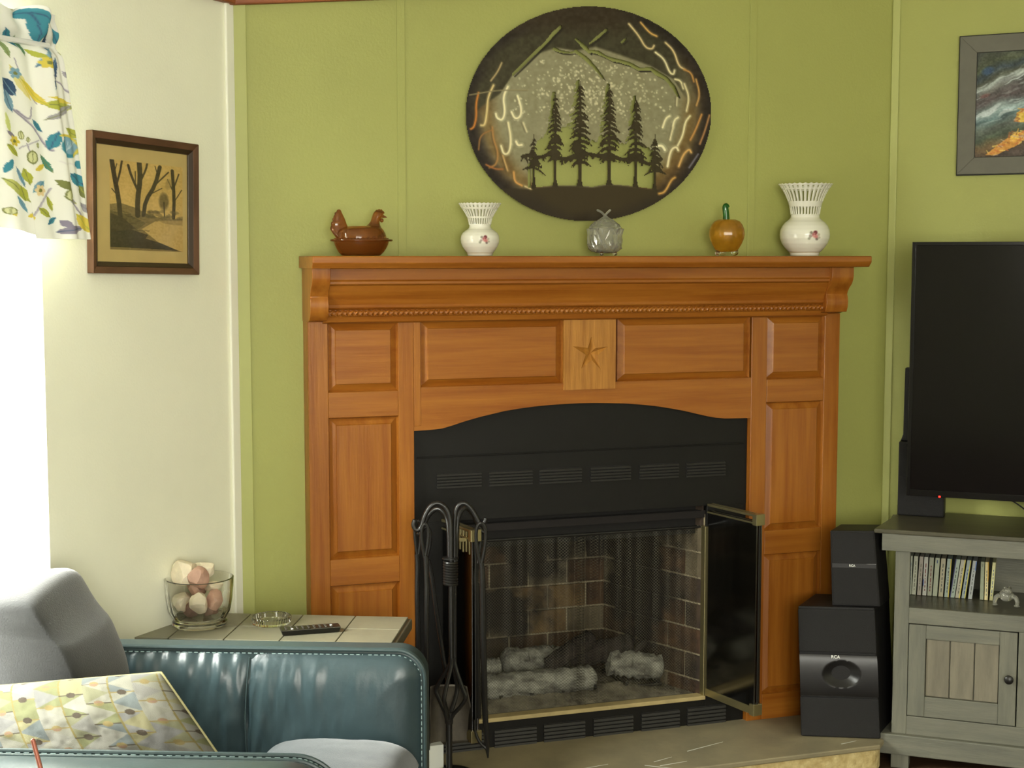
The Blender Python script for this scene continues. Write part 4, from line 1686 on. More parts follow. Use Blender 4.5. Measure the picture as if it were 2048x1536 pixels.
# hen dish
hx, _ = D.px(722, 500, -ORN_Y)
hs = orn_scale(722) / 12.8                      # metres per unit of the measured outline
hen = thing('hen_dish', 'amber glass covered dish shaped like a nesting hen on the oak shelf', 'dish', D, (hx, ORN_Y, SHT))
HX = lambda u: hx + (u - 1050) * hs
HZ = lambda v: SHT + (1400 - v) * hs


def rows(rr, seg=28):
    out = []
    for v, a, b, ry in rr:
        c, rx = (HX(a) + HX(b)) / 2, (HX(b) - HX(a)) / 2
        out.append([(c + rx * math.cos(2 * PI * k / seg), ORN_Y + ry * hs * math.sin(2 * PI * k / seg), HZ(v)) for k in range(seg)])
    return out


bm = NB()
loft(bm, rows([(1400, 560, 1550, 330), (1385, 530, 1575, 350), (1300, 445, 1665, 420), (1200, 385, 1735, 480), (1100, 340, 1785, 520), (1030, 318, 1805, 535), (1020, 240, 1895, 560), (1000, 225, 1908, 570), (975, 228, 1905, 568), (962, 260, 1870, 550),
               (975, 380, 1760, 480), (1100, 420, 1700, 440), (1300, 560, 1560, 330)]))
obj('nest_base', bm, amber, hen, smooth=50)
bm = NB()
for k in range(44):
    t = 2 * PI * k / 44
    ellip(bm, HX(1065) + 700 * hs * math.cos(t), ORN_Y + 500 * hs * math.sin(t), HZ(968), 42 * hs, 42 * hs, 38 * hs, 8, 5)
obj('beaded_rim', bm, amber, hen, smooth=True)
bm = NB()
loft(bm, rows([(950, 400, 1745, 470), (900, 395, 1735, 468), (800, 380, 1705, 450), (720, 430, 1660, 410), (670, 540, 1615, 360), (635, 650, 1590, 300), (615, 740, 1565, 220)]))
loft(bm, rows([(660, 1150, 1600, 240), (620, 1190, 1585, 200), (570, 1250, 1562, 170), (500, 1312, 1552, 150), (430, 1338, 1570, 145), (380, 1352, 1640, 150), (330, 1370, 1662, 150), (280, 1390, 1672, 140), (230, 1425, 1640, 110), (205, 1460, 1610, 60)], 20))
loft(bm, rows([(940, 400, 560, 140), (880, 345, 560, 130), (800, 285, 580, 110), (720, 236, 640, 95), (690, 228, 680, 90), (640, 240, 700, 85), (600, 262, 690, 80), (580, 250, 675, 80), (520, 262, 655, 75), (500, 295, 650, 70), (430, 290, 622, 66), (405, 318, 612, 64), (350, 330, 585, 60), (330, 350, 575, 56),
               (270, 352, 545, 50), (255, 395, 540, 46), (210, 412, 520, 40), (188, 440, 495, 26)], 20))
obj('hen_lid', bm, amber, hen, smooth=50)
bm = NB()
loft(bm, [[(HX(1640), ORN_Y + s1 * 50 * hs, HZ(360 + s2 * 45)) for s1, s2 in ((-1, -1), (1, -1), (1, 1), (-1, 1))], [(HX(1762), ORN_Y + s1 * 6 * hs, HZ(385 + s2 * 8)) for s1, s2 in ((-1, -1), (1, -1), (1, 1), (-1, 1))]])
obj('beak', bm, amber, hen)
bm = NB()
prism(bm, [(HX(a), HZ(b)) for a, b in ((1440, 260), (1455, 200), (1490, 178), (1515, 190), (1545, 160), (1575, 182), (1610, 168), (1640, 205), (1675, 230), (1700, 280), (1640, 290))], ORN_Y - 28 * hs, ORN_Y + 28 * hs)
obj('comb', bm, amber, hen, bev=.001)
bm = NB()
ellip(bm, HX(1618), ORN_Y, HZ(465), 55 * hs, 40 * hs, 55 * hs, 12, 8)
obj('wattle', bm, amber, hen, smooth=True)


# lattice vases
def vase(label, cpx, prof, s, zbot, slots, rose_dx, rose_dz, rose_r):
    cx, _ = D.px(cpx, 500, -ORN_Y)
    v = thing('lattice_vase', label, 'vase', D, (cx, ORN_Y, SHT), 'white lattice vases on the mantel')
    k = orn_scale(cpx) / s
    pz = lambda y: SHT + (zbot - y) * k
    # solid lower body as a painted grid with its rose
    ys = np.array([p[0] for p in prof], float)
    rs = np.array([p[1] for p in prof], float)
    ytop_solid = slots[0][0] + 6
    yy = np.concatenate([np.linspace(zbot, ytop_solid, 70)])
    ang = np.linspace(0, 2 * PI, 181)
    rad = np.interp(yy, ys[::-1], rs[::-1]) * k
    A, Yg = np.meshgrid(ang, yy)
    Rg = np.repeat(rad[:, None], len(ang), 1)
    X_ = cx + Rg * np.cos(A)
    Yw = ORN_Y + Rg * np.sin(A)
    Zg = np.repeat(pz(yy)[:, None], len(ang), 1)
    cols = np.empty(A.shape + (3,))
    cols[:] = (232, 230, 214)
    vd = D.loc(EYE) - Vector((cx, ORN_Y, 0))
    vd = Vector((vd.x, vd.y)).normalized()
    front = ((X_ - cx) * vd.x + (Yw - ORN_Y) * vd.y) > 0
    ux = ((X_ - cx) * -vd.y + (Yw - ORN_Y) * vd.x) / k
    uy = Yg
    rx0, ry0 = rose_dx, rose_dz
    for (dx_, dy_, r, c, al) in ((.1, -.35, .45, (110, 44, 52), .95), (-.05, .1, .5, (206, 140, 136), .9), (.25, .35, .4, (196, 120, 118), .9), (-.6, -.35, .32, (120, 110, 96), .8), (-.75, .25, .35, (150, 132, 124), .8), (-.95, .65, .3, (130, 132, 110), .7),
                                 (-.3, -.05, .25, (170, 100, 104), .9), (.65, .0, .3, (170, 150, 130), .7), (.75, .5, .25, (150, 140, 120), .6), (.35, .75, .28, (110, 90, 84), .8), (.1, -.1, .2, (150, 70, 76), .9)):
        m = np.clip((1 - np.hypot((ux - rx0 - dx_ * rose_r), (uy - ry0 - dy_ * rose_r)) / (r * rose_r)) / .4, 0, 1) * front * al
        cols = cols * (1 - m[..., None]) + np.array(c) * m[..., None]
    gobj('bowl', np.stack([X_, Yw, Zg], -1), porc, v, cols)
    # pierced collar: a grid whose slots are left out
    n = 30
    na = n * 6
    ang = np.linspace(0, 2 * PI, na + 1)
    ytop = prof[-1][0]
    yy = np.linspace(ytop_solid, ytop, 46)
    A, Yg = np.meshgrid(ang, yy)
    rim = np.clip((slots[1][1] - Yg) / (slots[1][1] - ytop + 1e-6), 0, 1)
    Rg = np.interp(Yg, ys[::-1], rs[::-1]) * k * (1 + .012 * rim * np.cos(A * n))
    Zg = pz(Yg) + .0012 * rim ** 2 * np.cos(A * n)
    fy = (Yg[:-1, :-1] + Yg[1:, :-1]) / 2
    ka = (np.arange(na) % 6)[None, :] * np.ones((len(yy) - 1, 1))
    hole = np.zeros(fy.shape, bool)
    for (a, b) in slots:
        hole |= (fy < a) & (fy > b) & (ka >= 1) & (ka <= 3)
    d0 = slots[1][1] - (slots[1][1] - ytop) * .30
    d1 = slots[1][1] - (slots[1][1] - ytop) * .72
    hole |= (fy < d0) & (fy > d1) & (ka >= 2) & (ka <= 3)
    cols = np.empty(A.shape + (3,))
    cols[:] = (232, 230, 214)
    gobj('pierced_collar', np.stack([cx + Rg * np.cos(A), ORN_Y + Rg * np.sin(A), Zg], -1), porc, v, cols, ~hole, thick=.0022)
    bm = NB()
    tube(bm, [(cx + (prof[2][1] + .5) * k * math.cos(t), ORN_Y + (prof[2][1] + .5) * k * math.sin(t), pz(prof[2][0])) for t in np.linspace(0, 2 * PI, 41)], .0007, 6)
    obj('gilt_band', bm, gold_m, v, smooth=True)
    bm = NB()
    lathe(bm, [(prof[0][1] * k, SHT), (prof[0][1] * k * .98, SHT + .002)], cx, ORN_Y, 40)
    obj('foot_ring', bm, porc_plain, v, smooth=True)


vase('smaller white lattice vase with a rose, beside the amber hen dish', 960, [(618, 100), (606, 106), (596, 108), (590, 112), (570, 128), (545, 145), (515, 157), (485, 161), (455, 157), (430, 143), (410, 118), (398, 98), (385, 90), (370, 88), (345, 91), (320, 97), (300, 104), (270, 120), (240, 140), (210, 160), (198, 168), (190, 172)], 4.096, 618,
     ((360, 312), (296, 236)), 40, 482, 42)
vase('taller white lattice vase with a rose at the right end of the mantel', 1609, [(487, 84), (470, 88), (466, 90), (460, 98), (440, 117), (415, 135), (385, 146), (360, 148), (335, 145), (310, 134), (290, 118), (275, 98), (262, 86), (245, 84), (220, 87), (195, 92), (170, 99), (150, 106), (125, 117), (100, 131), (80, 144), (70, 152), (64, 158)], 3.2, 487,
     ((240, 196), (164, 98)), 58, 364, 34)

# crystal dish
def facet(bm, a, seed):
    rr = random.Random(seed)
    bmesh.ops.triangulate(bm, faces=bm.faces)
    for v in bm.verts:
        v.co += Vector((rr.uniform(-a, a), rr.uniform(-a, a), rr.uniform(-a, a) * .6))


k = orn_scale(1210) / 13.96
cx, _ = D.px(1210, 500, -ORN_Y)
cd = thing('crystal_candy_dish', 'clear textured crystal dish with a crossed-twig lid on three feet', 'dish', D, (cx, ORN_Y, SHT))
cz_ = lambda v: SHT + (1420 - v) * k
bm = NB()
wob = lambda t, z: 1 + (.05 * math.cos(t * 6) + .02 * math.cos(t * 15)) * max(0, min(1, (z - cz_(1000)) / (cz_(680) - cz_(1000))))
lathe(bm, [(250 * k, cz_(1335)), (350 * k, cz_(1310)), (440 * k, cz_(1240)), (470 * k, cz_(1150)), (478 * k, cz_(1000)), (482 * k, cz_(850)), (500 * k, cz_(690)), (470 * k, cz_(690)), (440 * k, cz_(850)), (430 * k, cz_(1100)), (320 * k, cz_(1250))], cx, ORN_Y, 36, wob=wob)
facet(bm, .003, 3)
obj('dish_bowl', bm, crystal, cd)
bm = NB()
lathe(bm, [(468 * k, cz_(700)), (440 * k, cz_(640)), (380 * k, cz_(575)), (300 * k, cz_(510)), (210 * k, cz_(455)), (110 * k, cz_(405)), (50 * k, cz_(360)), (45 * k, cz_(340))], cx, ORN_Y, 30)
facet(bm, .0022, 4)
obj('dish_lid', bm, crystal, cd)
bm = NB()
for a, b in (((-560, 0), 0), ((0, 0), 0)):
    pass
tube(bm, [(cx + 70 * k, ORN_Y, cz_(400)), (cx - 20 * k, ORN_Y, cz_(320)), (cx - 120 * k, ORN_Y - .002, cz_(230)), (cx - 258 * k, ORN_Y - .004, cz_(180))], [.0026, .003, .0032, .003], 10, 1)
tube(bm, [(cx - 70 * k, ORN_Y, cz_(400)), (cx + 10 * k, ORN_Y + .002, cz_(320)), (cx + 80 * k, ORN_Y + .002, cz_(240)), (cx + 165 * k, ORN_Y + .002, cz_(175))], [.0026, .003, .0032, .003], 10, 1)
obj('twig_finial', bm, crystal, cd, smooth=True)
for a in (-2.2, -.9, 1.57):
    bm = NB()
    ellip(bm, cx + 330 * k * math.cos(a), ORN_Y + 300 * k * math.sin(a), cz_(1365), 60 * k, 60 * k, 55 * k, 12, 8)
    obj('foot', bm, glass, cd, smooth=True)

# glass pumpkin
k = orn_scale(1453) / 7.31
cx, _ = D.px(1453, 500, -ORN_Y)
pk = thing('glass_pumpkin', 'amber glass pumpkin with a curled green stem on clear feet', 'ornament', D, (cx, ORN_Y, SHT))
cz_ = lambda v: SHT + (826 - v) * k
bm = NB()
lathe(bm, [(60 * k, cz_(764)), (120 * k, cz_(772)), (165 * k, cz_(738)), (212 * k, cz_(660)), (240 * k, cz_(590)), (250 * k, cz_(530)), (242 * k, cz_(460)), (218 * k, cz_(400)), (178 * k, cz_(350)), (120 * k, cz_(326)), (50 * k, cz_(336)), (20 * k, cz_(344))], cx, ORN_Y, 64, wob=lambda t, z: 1 + .022 * math.cos(8 * t))
obj('pumpkin_body', bm, amber_y, pk, smooth=60)
bm = NB()
tube(bm, [(cx - 10 * k, ORN_Y, cz_(345)), (cx - 12 * k, ORN_Y, cz_(270)), (cx - 20 * k, ORN_Y, cz_(200)), (cx - 30 * k, ORN_Y, cz_(150)), (cx - 18 * k, ORN_Y - .002, cz_(128)), (cx + 6 * k, ORN_Y - .004, cz_(165))], [50 * k, 46 * k, 45 * k, 42 * k, 36 * k, 28 * k], 12, 2)
obj('stem', bm, green_glass, pk, smooth=True)
for (u, v, r) in ((225, 788, 36), (490, 775, 50)):
    bm = NB()
    ellip(bm, cx + (u - 390) * k, ORN_Y - .012, cz_(826 - r), r * k, r * k, r * k, 14, 10)
    obj('foot', bm, glass, pk, smooth=True)
bm = NB()
ellip(bm, cx, ORN_Y + .02, cz_(826 - 40), 40 * k, 40 * k, 40 * k, 14, 10)
obj('foot', bm, glass, pk, smooth=True)
# ================================================================== FIRE TOOLS
KP = D.W(*[(D.px(900, 1300, .17)[0]), -.17, 0])
K = Frame(KP.x, KP.y, 6)
kb = K.loc(KP)


def kp(px_, py_, y=0.0):
    x, z = K.px(px_, py_, -y)
    return Vector((x, y, z))


st = thing('fire_tool_stand', 'black wrought-iron fireplace tool stand with two hooked arms on hearth', 'tool stand', K, (kb.x, 0, HEARTH))
for (pa, yo) in (([(903, 1335), (902, 1250), (902, 1160), (902, 1080), (901, 1040), (894, 1016), (876, 1004), (860, 1012), (848, 1034), (843, 1056), (832, 1062), (826, 1050), (830, 1040)], -.004),
                 ([(909, 1335), (909, 1250), (909, 1160), (909, 1080), (909, 1038), (913, 1014), (926, 1004), (941, 1014), (954, 1036), (960, 1050), (968, 1048), (972, 1036)], .004),
                 ([(899, 1120), (898, 1060), (893, 1030), (876, 1014), (856, 1030), (846, 1056), (840, 1070), (834, 1066)], .03),
                 ([(912, 1120), (913, 1060), (917, 1030), (930, 1012), (946, 1026), (956, 1052), (966, 1066), (974, 1060)], .03)):
    if yo == .03:
        P = []
        for i, p in enumerate(pa):
            P.append(kp(p[0], p[1], .006 + min(.05, .012 * i)))
    else:
        P = [kp(p[0], p[1], yo) for p in pa]
    bm = NB()
    tube(bm, P, .0062, 10, 2)
    obj('hook_rod', bm, iron_m, st, smooth=True)
# wire coil that binds the rods
bm = NB()
P = []
a, b = kp(901, 1121), kp(901, 1169)
for i in range(9 * 12 + 1):
    t = 2 * PI * i / 12
    f = i / (9 * 12)
    P.append((a.x + .0165 * math.cos(t), .002 + .0165 * math.sin(t), a.z + (b.z - a.z) * f))
tube(bm, P, .0036, 6)
obj('binding_coil', bm, iron_m, st, smooth=True)
bm = NB()
lathe(bm, [(.008, a.z + .003), (.021, a.z + .004), (.021, a.z + .008), (.008, a.z + .009)], a.x, .002, 20)
obj('collar', bm, iron_m, st, smooth=40)
# open diamond basket of four bars
top, bot = kp(905, 1330), kp(898, 1432)
for k in range(4):
    t = PI / 4 + PI / 2 * k + .3
    rx, ry = .044 * math.cos(t), .044 * math.sin(t)
    mz = kp(900, 1384 if k < 2 else 1390).z
    cxm = (top.x + bot.x) / 2
    bm = NB()
    tube(bm, [(top.x + rx * .12, ry * .12, top.z + .02), (top.x + rx * .15, ry * .15, top.z), (cxm + rx * .75, ry * .75, mz + .022), (cxm + rx, ry, mz), (cxm + rx * .75, ry * .75, mz - .022), (bot.x + rx * .15, ry * .15, bot.z), (bot.x + rx * .12, ry * .12, bot.z - .02)], .0055, 8, 1)
    obj('basket_bar', bm, iron_m, st, smooth=True)
bm = NB()
for k in range(2):
    tube(bm, [kp(903 + 7 * k, 1335, 0), kp(896 + 7 * k, 1432, 0) if False else kp(903 + 6 * k, 1330, 0)], .005, 8)
bm.free()
bm = NB()
lp = kp(898, 1425)
tube(bm, [(lp.x, 0, lp.z), (lp.x, 0, HEARTH + .02)], .0085, 12)
obj('pole', bm, iron_m, st, smooth=True)
bm = NB()
lathe(bm, [(.07, HEARTH), (.072, HEARTH + .006), (.066, HEARTH + .012), (.03, HEARTH + .016), (.014, HEARTH + .026)], lp.x, 0, 32)
obj('base_plate', bm, iron_m, st, smooth=40)
bm = NB()
tube(bm, [(top.x - .002, 0, top.z + .02), (top.x, 0, kp(903, 1165).z)], .0075, 10)
obj('pole', bm, iron_m, st, smooth=True)


def loop_handle(bm, cx_, cy_, w, h, y, r=.0042):
    """flattened pear loop made of rod, hung from a hook"""
    P = []
    for i in range(25):
        t = 2 * PI * i / 24
        q = 1 - .45 * (.5 - .5 * math.cos(t)) if True else 1
        P.append(kp(cx_ + w * math.sin(t) * (.62 + .38 * math.cos(t)), cy_ - h * math.cos(t), y))
    tube(bm, P, r, 8)


def tool(name, label, base_px, y):
    b_ = kp(*base_px, y)
    return thing(name, label, 'fire tool', K, (b_.x, y, b_.z), 'fireplace tools hanging on the stand')


# shovel behind the pole
tl = tool('fire_shovel', 'black fire shovel with a wide grey blade hanging behind the stand pole', (906, 1490), .055)
bm = NB()
loop_handle(bm, 852, 1088, 13, 34, .055)
obj('handle_loop', bm, iron_m, tl, smooth=True)
bm = NB()
tube(bm, [kp(856, 1120, .055), kp(862, 1140, .055), kp(875, 1240, .055), (kp(890, 1335, .055)), kp(898, 1372, .052)], .0058, 8, 1)
obj('shaft', bm, iron_m, tl, smooth=True)
blade_m = M('worn_shovel_steel', (92, 86, 72), .5, metal=.4, col2=(58, 52, 46), vscale=(14, 14, 10))
prof_s = [(858, 1364), (930, 1358)]
nu, nv = 24, 20
U, V = np.meshgrid(np.linspace(0, 1, nu), np.linspace(0, 1, nv))
PX = 860 - 4 * V + (72 + 28 * V) * U
PY = 1366 + (126 - 10 * U) * V
G = np.zeros(U.shape + (3,))
for j in range(nv):
    for i in range(nu):
        u = U[j, i]
        q = kp(PX[j, i], PY[j, i], .05)
        G[j, i] = (q.x, .05 - .02 * (2 * u - 1) ** 4 - .012 * (1 - V[j, i]) ** 6, q.z)
gobj('blade', G, blade_m, tl, thick=.002, label='worn grey shovel blade')
# tongs / brush at the left
tl = tool('fire_brush', 'black fireplace brush hanging at the left of the tool stand', (843, 1480), .01)
bm = NB()
loop_handle(bm, 836, 1078, 9, 36, .01)
obj('handle_loop', bm, iron_m, tl, smooth=True)
bm = NB()
tube(bm, [kp(834, 1108, .01), kp(836, 1130, .01), kp(834, 1180, .01), kp(836, 1260, .01), kp(839, 1330, .01), kp(842, 1380, .01)], .0066, 8, 2)
obj('shaft', bm, iron_m, tl, smooth=True)
bm = NB()
q = kp(843, 1380, .01)
lathe(bm, [(.008, q.z + .004), (.014, q.z - .006), (.017, q.z - .05), (.017, kp(844, 1482, .01).z)], q.x, .01, 16)
obj('bristles', bm, black_deep, tl, smooth=40)
tl = tool('fire_tongs', 'black fire tongs with twisted shaft hanging left of the pole, right of the brush', (857, 1500), -.012)
bm = NB()
loop_handle(bm, 850, 1082, 10, 34, -.012)
obj('handle_loop', bm, iron_m, tl, smooth=True)
bm = NB()
tube(bm, [kp(851, 1112, -.012), kp(853, 1130, -.012), kp(853, 1165, -.012), kp(854, 1180, -.012), kp(853, 1240, -.012), kp(854, 1330, -.012)], [.006, .007, .0056, .007, .006, .0056], 8, 2)
obj('shaft', bm, iron_m, tl, smooth=True)
for k, o in ((0, -.004), (1, .004)):
    bm = NB()
    tube(bm, [kp(853, 1325, -.012 + o), kp(852 + 3 * k, 1400, -.012 + o * 2), kp(851 + 8 * k, 1460, -.012 + o * 2), kp(854 + 3 * k, 1500, -.012 + o)], .0034, 8, 1)
    obj('tong_arm', bm, iron_m, tl, smooth=True)
# poker and second tool at the right
tl = tool('fire_poker', 'black fire poker with a hooked tip hanging at the right of the tool stand', (974, 1515), -.008)
bm = NB()
loop_handle(bm, 962, 1088, 14, 42, -.008, .0044)
obj('handle_loop', bm, iron_m, tl, smooth=True)
bm = NB()
tube(bm, [kp(963, 1126, -.008), kp(965, 1150, -.008), kp(967, 1300, -.008), kp(970, 1430, -.008), kp(974, 1490, -.008), kp(976, 1516, -.008)], [.0066, .0072, .0078, .0078, .007, .0018], 8, 1)
obj('shaft', bm, iron_m, tl, smooth=True)
bm = NB()
tube(bm, [kp(972, 1496, -.008), kp(960, 1486, -.008), kp(951, 1468, -.008), kp(949, 1440, -.008)], [.005, .0045, .004, .001], 8, 1)
obj('hook_tip', bm, iron_m, tl, smooth=True)
tl = tool('fire_scraper', 'black iron rod tool hanging behind the poker at the right of the stand', (958, 1440), .03)
bm = NB()
loop_handle(bm, 955, 1094, 9, 36, .03)
obj('handle_loop', bm, iron_m, tl, smooth=True)
bm = NB()
tube(bm, [kp(955, 1126, .03), kp(950, 1160, .03), kp(953, 1170, .03), kp(955, 1300, .03), kp(957, 1400, .03), kp(958, 1436, .03)], [.006, .008, .008, .0072, .007, .006], 8, 1)
obj('shaft', bm, iron_m, tl, smooth=True)

# small white box on the hearth behind the chair arm
bx = D.loc(ground(872, 1552, HEARTH))
zt_ = D.px(870, 1491, -bx.y)[1]
wb_ = thing('white_box', 'small white cardboard box with a yellow base band below the fire shovel', 'box', D, (bx.x, bx.y, HEARTH))
bm = NB()
box(bm, bx.x - .04, bx.x + .021, bx.y, bx.y + .035, HEARTH + .02, max(zt_, HEARTH + .05))
obj('lid', bm, white_card, wb_, bev=.001)
bm = NB()
box(bm, bx.x - .039, bx.x + .02, bx.y + .001, bx.y + .034, HEARTH, HEARTH + .02)
obj('base_band', bm, yellow_card, wb_, bev=.001, label='yellow base band')

# ================================================================== SPEAKERS ON THE HEARTH
sA, sB = ground(1602, 1472, HEARTH), ground(1760, 1478, HEARTH)
ang = math.degrees(math.atan2(sB.y - sA.y, sB.x - sA.x))
S = Frame(sA.x, sA.y, ang)
side = Vector((math.cos(R(62)), math.sin(R(62)), 0))
sv = Vector((side.dot(S.ex), side.dot(S.ey), 0))


def speaker_body(name, par, m, c, depth, y0=0.0, dz_back=0.0):
    """c: four front corners (x, z) bottom-left, bottom-right, top-right, top-left"""
    P = []
    for (x, z) in (c[0], c[1]):
        P.append((x, y0, z))
    for (x, z) in (c[1], c[0]):
        P.append((x + sv.x * depth, y0 + sv.y * depth, z))
    for (x, z) in (c[3], c[2]):
        P.append((x, y0, z))
    for (x, z) in (c[2], c[3]):
        P.append((x + sv.x * depth, y0 + sv.y * depth, z + dz_back))
    bm = NB()
    hexa(bm, P)
    return obj(name, bm, m, par, bev=.003)


sw = thing('subwoofer', 'large black subwoofer with a round port standing on the hearth', 'speaker', S, (S.px(1680, 1475)[0], .1, HEARTH))
fr_ = [S.px(1602, 1472), S.px(1760, 1478), S.px(1749, 1216), S.px(1596, 1212)]
fr_[0] = (fr_[0][0], HEARTH)
fr_[1] = (fr_[1][0], HEARTH)
topz = (fr_[2][1] + fr_[3][1]) / 2
fr_[2] = (fr_[2][0], topz)
fr_[3] = (fr_[3][0], topz)
speaker_body('case', sw, speaker_m, fr_, .17)


def sx(frac, z):
    f = (z - HEARTH) / (topz - HEARTH)
    a = fr_[0][0] + (fr_[3][0] - fr_[0][0]) * f
    b = fr_[1][0] + (fr_[2][0] - fr_[1][0]) * f
    return a + (b - a) * frac


def band(par, nm, m, ya, yb, y0, y1, f0=0.0, f1=1.0, bv=.003):
    za, zb_ = S.px(1600, yb)[1], S.px(1600, ya)[1]
    P = []
    for z in (za, zb_):
        P += [(sx(f0, z), y0, z), (sx(f1, z), y0, z), (sx(f1, z), y1, z), (sx(f0, z), y1, z)]
    bm = NB()
    hexa(bm, P)
    return obj(nm, bm, m, par, bev=bv)


band(sw, 'grille', speaker_g, 1216, 1302, -.006, 0)
band(sw, 'grille', speaker_g, 1392, 1470, -.006, 0)
# moulded centre band with a recessed round port
za, zb_ = S.px(1600, 1388)[1], S.px(1600, 1306)[1]
pcx_, pcz_ = S.px(1682, 1346)
nu, nv = 60, 36
U, V = np.meshgrid(np.linspace(0, 1, nu), np.linspace(0, 1, nv))
Zb = za + (zb_ - za) * V
Xb = np.array([[sx(U[j, i], Zb[j, i]) for i in range(nu)] for j in range(nv)])
dd = np.hypot((Xb - pcx_) / 1.35, (Zb - pcz_))
Yb = -.016 * np.sin(np.pi * np.clip(V * .92 + .04, 0, 1)) ** .35 + .03 * np.clip(1 - dd / .038, 0, 1) ** .8
gobj('moulded_band', np.stack([Xb, Yb - .001, Zb], -1), speaker_b, sw)
bm = NB()
tube(bm, [(pcx_ + .021 * math.cos(t), .004, pcz_ + .018 * math.sin(t)) for t in np.linspace(PI * .98, PI * 2.02, 25)], .0016, 6)
obj('port_ring', bm, chrome_m, sw, smooth=True)
bm = NB()
tube(bm, [(pcx_ - .02, .002, pcz_ + .012), (pcx_ + .02, .002, pcz_ + .012)], .0008, 6)
obj('port_bar', bm, chrome_m, sw)
lx, lz = S.px(1671, 1317, .018)
letters('logo', 'RCA', .0125, lx, -.0166, lz, logo_m, sw)
# small satellite speaker on the subwoofer
s2 = thing('satellite_speaker', 'small tapered black speaker standing on top of the subwoofer', 'speaker', S, (S.px(1712, 1206)[0], .06, topz))
yo = .012
f2 = [S.px(1664, 1205, -yo), S.px(1761, 1207, -yo), S.px(1749, 1062, -yo), S.px(1660, 1061, -yo)]
f2[0] = (f2[0][0], topz + .0005)
f2[1] = (f2[1][0], topz + .0005)
speaker_body('case', s2, speaker_m, f2, .11, yo)
zm = S.px(1700, 1131, -yo)[1]
for nm, a, b in (('grille', zm + .006, f2[2][1] - .004), ('grille', topz + .006, zm - .006)):
    P = []
    for z in (a, b):
        f = (z - topz) / (f2[2][1] - topz)
        xa_ = f2[0][0] + (f2[3][0] - f2[0][0]) * f + .004
        xb_ = f2[1][0] + (f2[2][0] - f2[1][0]) * f - .004
        P += [(xa_, yo - .005, z), (xb_, yo - .005, z), (xb_, yo, z), (xa_, yo, z)]
    bm = NB()
    hexa(bm, P)
    obj(nm, bm, speaker_g, s2, bev=.002)
P = []
for z in (zm - .006, zm + .006):
    f = (z - topz) / (f2[2][1] - topz)
    xa_ = f2[0][0] + (f2[3][0] - f2[0][0]) * f + .004
    xb_ = f2[1][0] + (f2[2][0] - f2[1][0]) * f - .004
    P += [(xa_, yo - .003, z), (xb_, yo - .003, z), (xb_, yo, z), (xa_, yo, z)]
bm = NB()
hexa(bm, P)
obj('name_band', bm, speaker_b, s2)
lx, lz = S.px(1704, 1132, -yo)
letters('logo', 'RCA', .0085, lx, yo - .0037, lz - .001, logo_m, s2)
bm = NB()
a = S.px(1733, 1128, -yo)
box(bm, a[0], a[0] + .026, yo - .0036, yo - .003, a[1], a[1] + .0012)
obj('trim_line', bm, chrome_m, s2)

# ================================================================== TV CABINET
cf = ground(1781, 1534, 0)
CB = Frame(cf.x, cf.y, -20)
CW, CDp = .98, .30
cab = thing('tv_cabinet', 'grey-washed wooden media cabinet with open shelf and plank door beside hearth', 'cabinet', CB, (CW / 2, CDp / 2, 0))
cz = lambda y, x=1781, d=0: CB.px(x, y, d)[1]
ztop1 = CB.px(1748, 1057, .02)[1]
ztop0 = CB.px(1748, 1066, .02)[1]
xtl = CB.px(1748, 1060, .02)[0]
bl = CB.loc(ground(1793, 1028, ztop1))
zcr = cz(1100)
zs1, zs0 = cz(1214, 1816), cz(1246, 1816)
zb1, zbm1, zbm0 = cz(1432, 1816), cz(1465), cz(1505)
bm = NB()
prism(bm, [(xtl, -.02), (CW + .03, -.02), (CW + .03, CDp + .01), (bl.x, CDp + .01), (bl.x, bl.y)] if bl.y < CDp else [(xtl, -.02), (CW + .03, -.02), (CW + .03, CDp + .01), (xtl + (bl.x - xtl) * min(1, CDp / max(bl.y, .01)), CDp + .01)], ztop0, ztop1, 'z')
obj('top', bm, cab_top, cab, bev=.003)


def cbx(nm, x0, x1, y0, y1, z0, z1, m, bv=.0015, par=None):
    bm = NB()
    box(bm, x0, x1, y0, y1, z0, z1)
    return obj(nm, bm, m, par or cab, bev=bv)


xm0 = CB.px(1764, 1080, .012)[0]
xs_ = CB.px(1816, 1300)[0]
cbx('cornice', xm0, CW + .012, -.012, CDp, zcr, ztop0, cab_h)
cbx('stile', 0, xs_, 0, .03, zbm1, zcr, cab_m)
xd1 = CB.px(2033, 1350)[0]
xc1 = xd1 + .055
cbx('stile', xd1 + .003, xc1, 0, .03, zb1, zs0, cab_m)
cbx('stile', CW - xs_, CW, 0, .03, zbm1, zcr, cab_m)
cbx('side_panel', 0.002, .02, .03, CDp, zbm1, zcr, cab_m)
cbx('side_panel', CW - .02, CW - .002, .03, CDp, zbm1, zcr, cab_m)
cbx('back_panel', .02, CW - .02, CDp - .008, CDp, zbm1, zcr, cab_h)
cbx('shelf', .02, CW - .02, .004, CDp - .008, zs0 + .004, zs1, cab_top)
cbx('shelf_rail', xs_, CW - xs_, -.001, .02, zs0, zs1 - .001, cab_h)
cbx('bottom_rail', xs_, CW - xs_, 0, .03, zbm1, zb1, cab_h)
cbx('cabinet_floor', .02, CW - .02, .03, CDp - .008, zbm1, zbm1 + .015, cab_h)
cbx('base_moulding', xm0, CW + .012, -.014, CDp, zbm0, zbm1, cab_h, .003)
xf = CB.px(1817, 1520)[0]
for (a, b) in ((0, xf), (CW - xf, CW)):
    cbx('foot', a, b, 0, .05, 0, zbm0, cab_m)
    cbx('foot', a, b, CDp - .06, CDp - .01, 0, zbm0, cab_m)


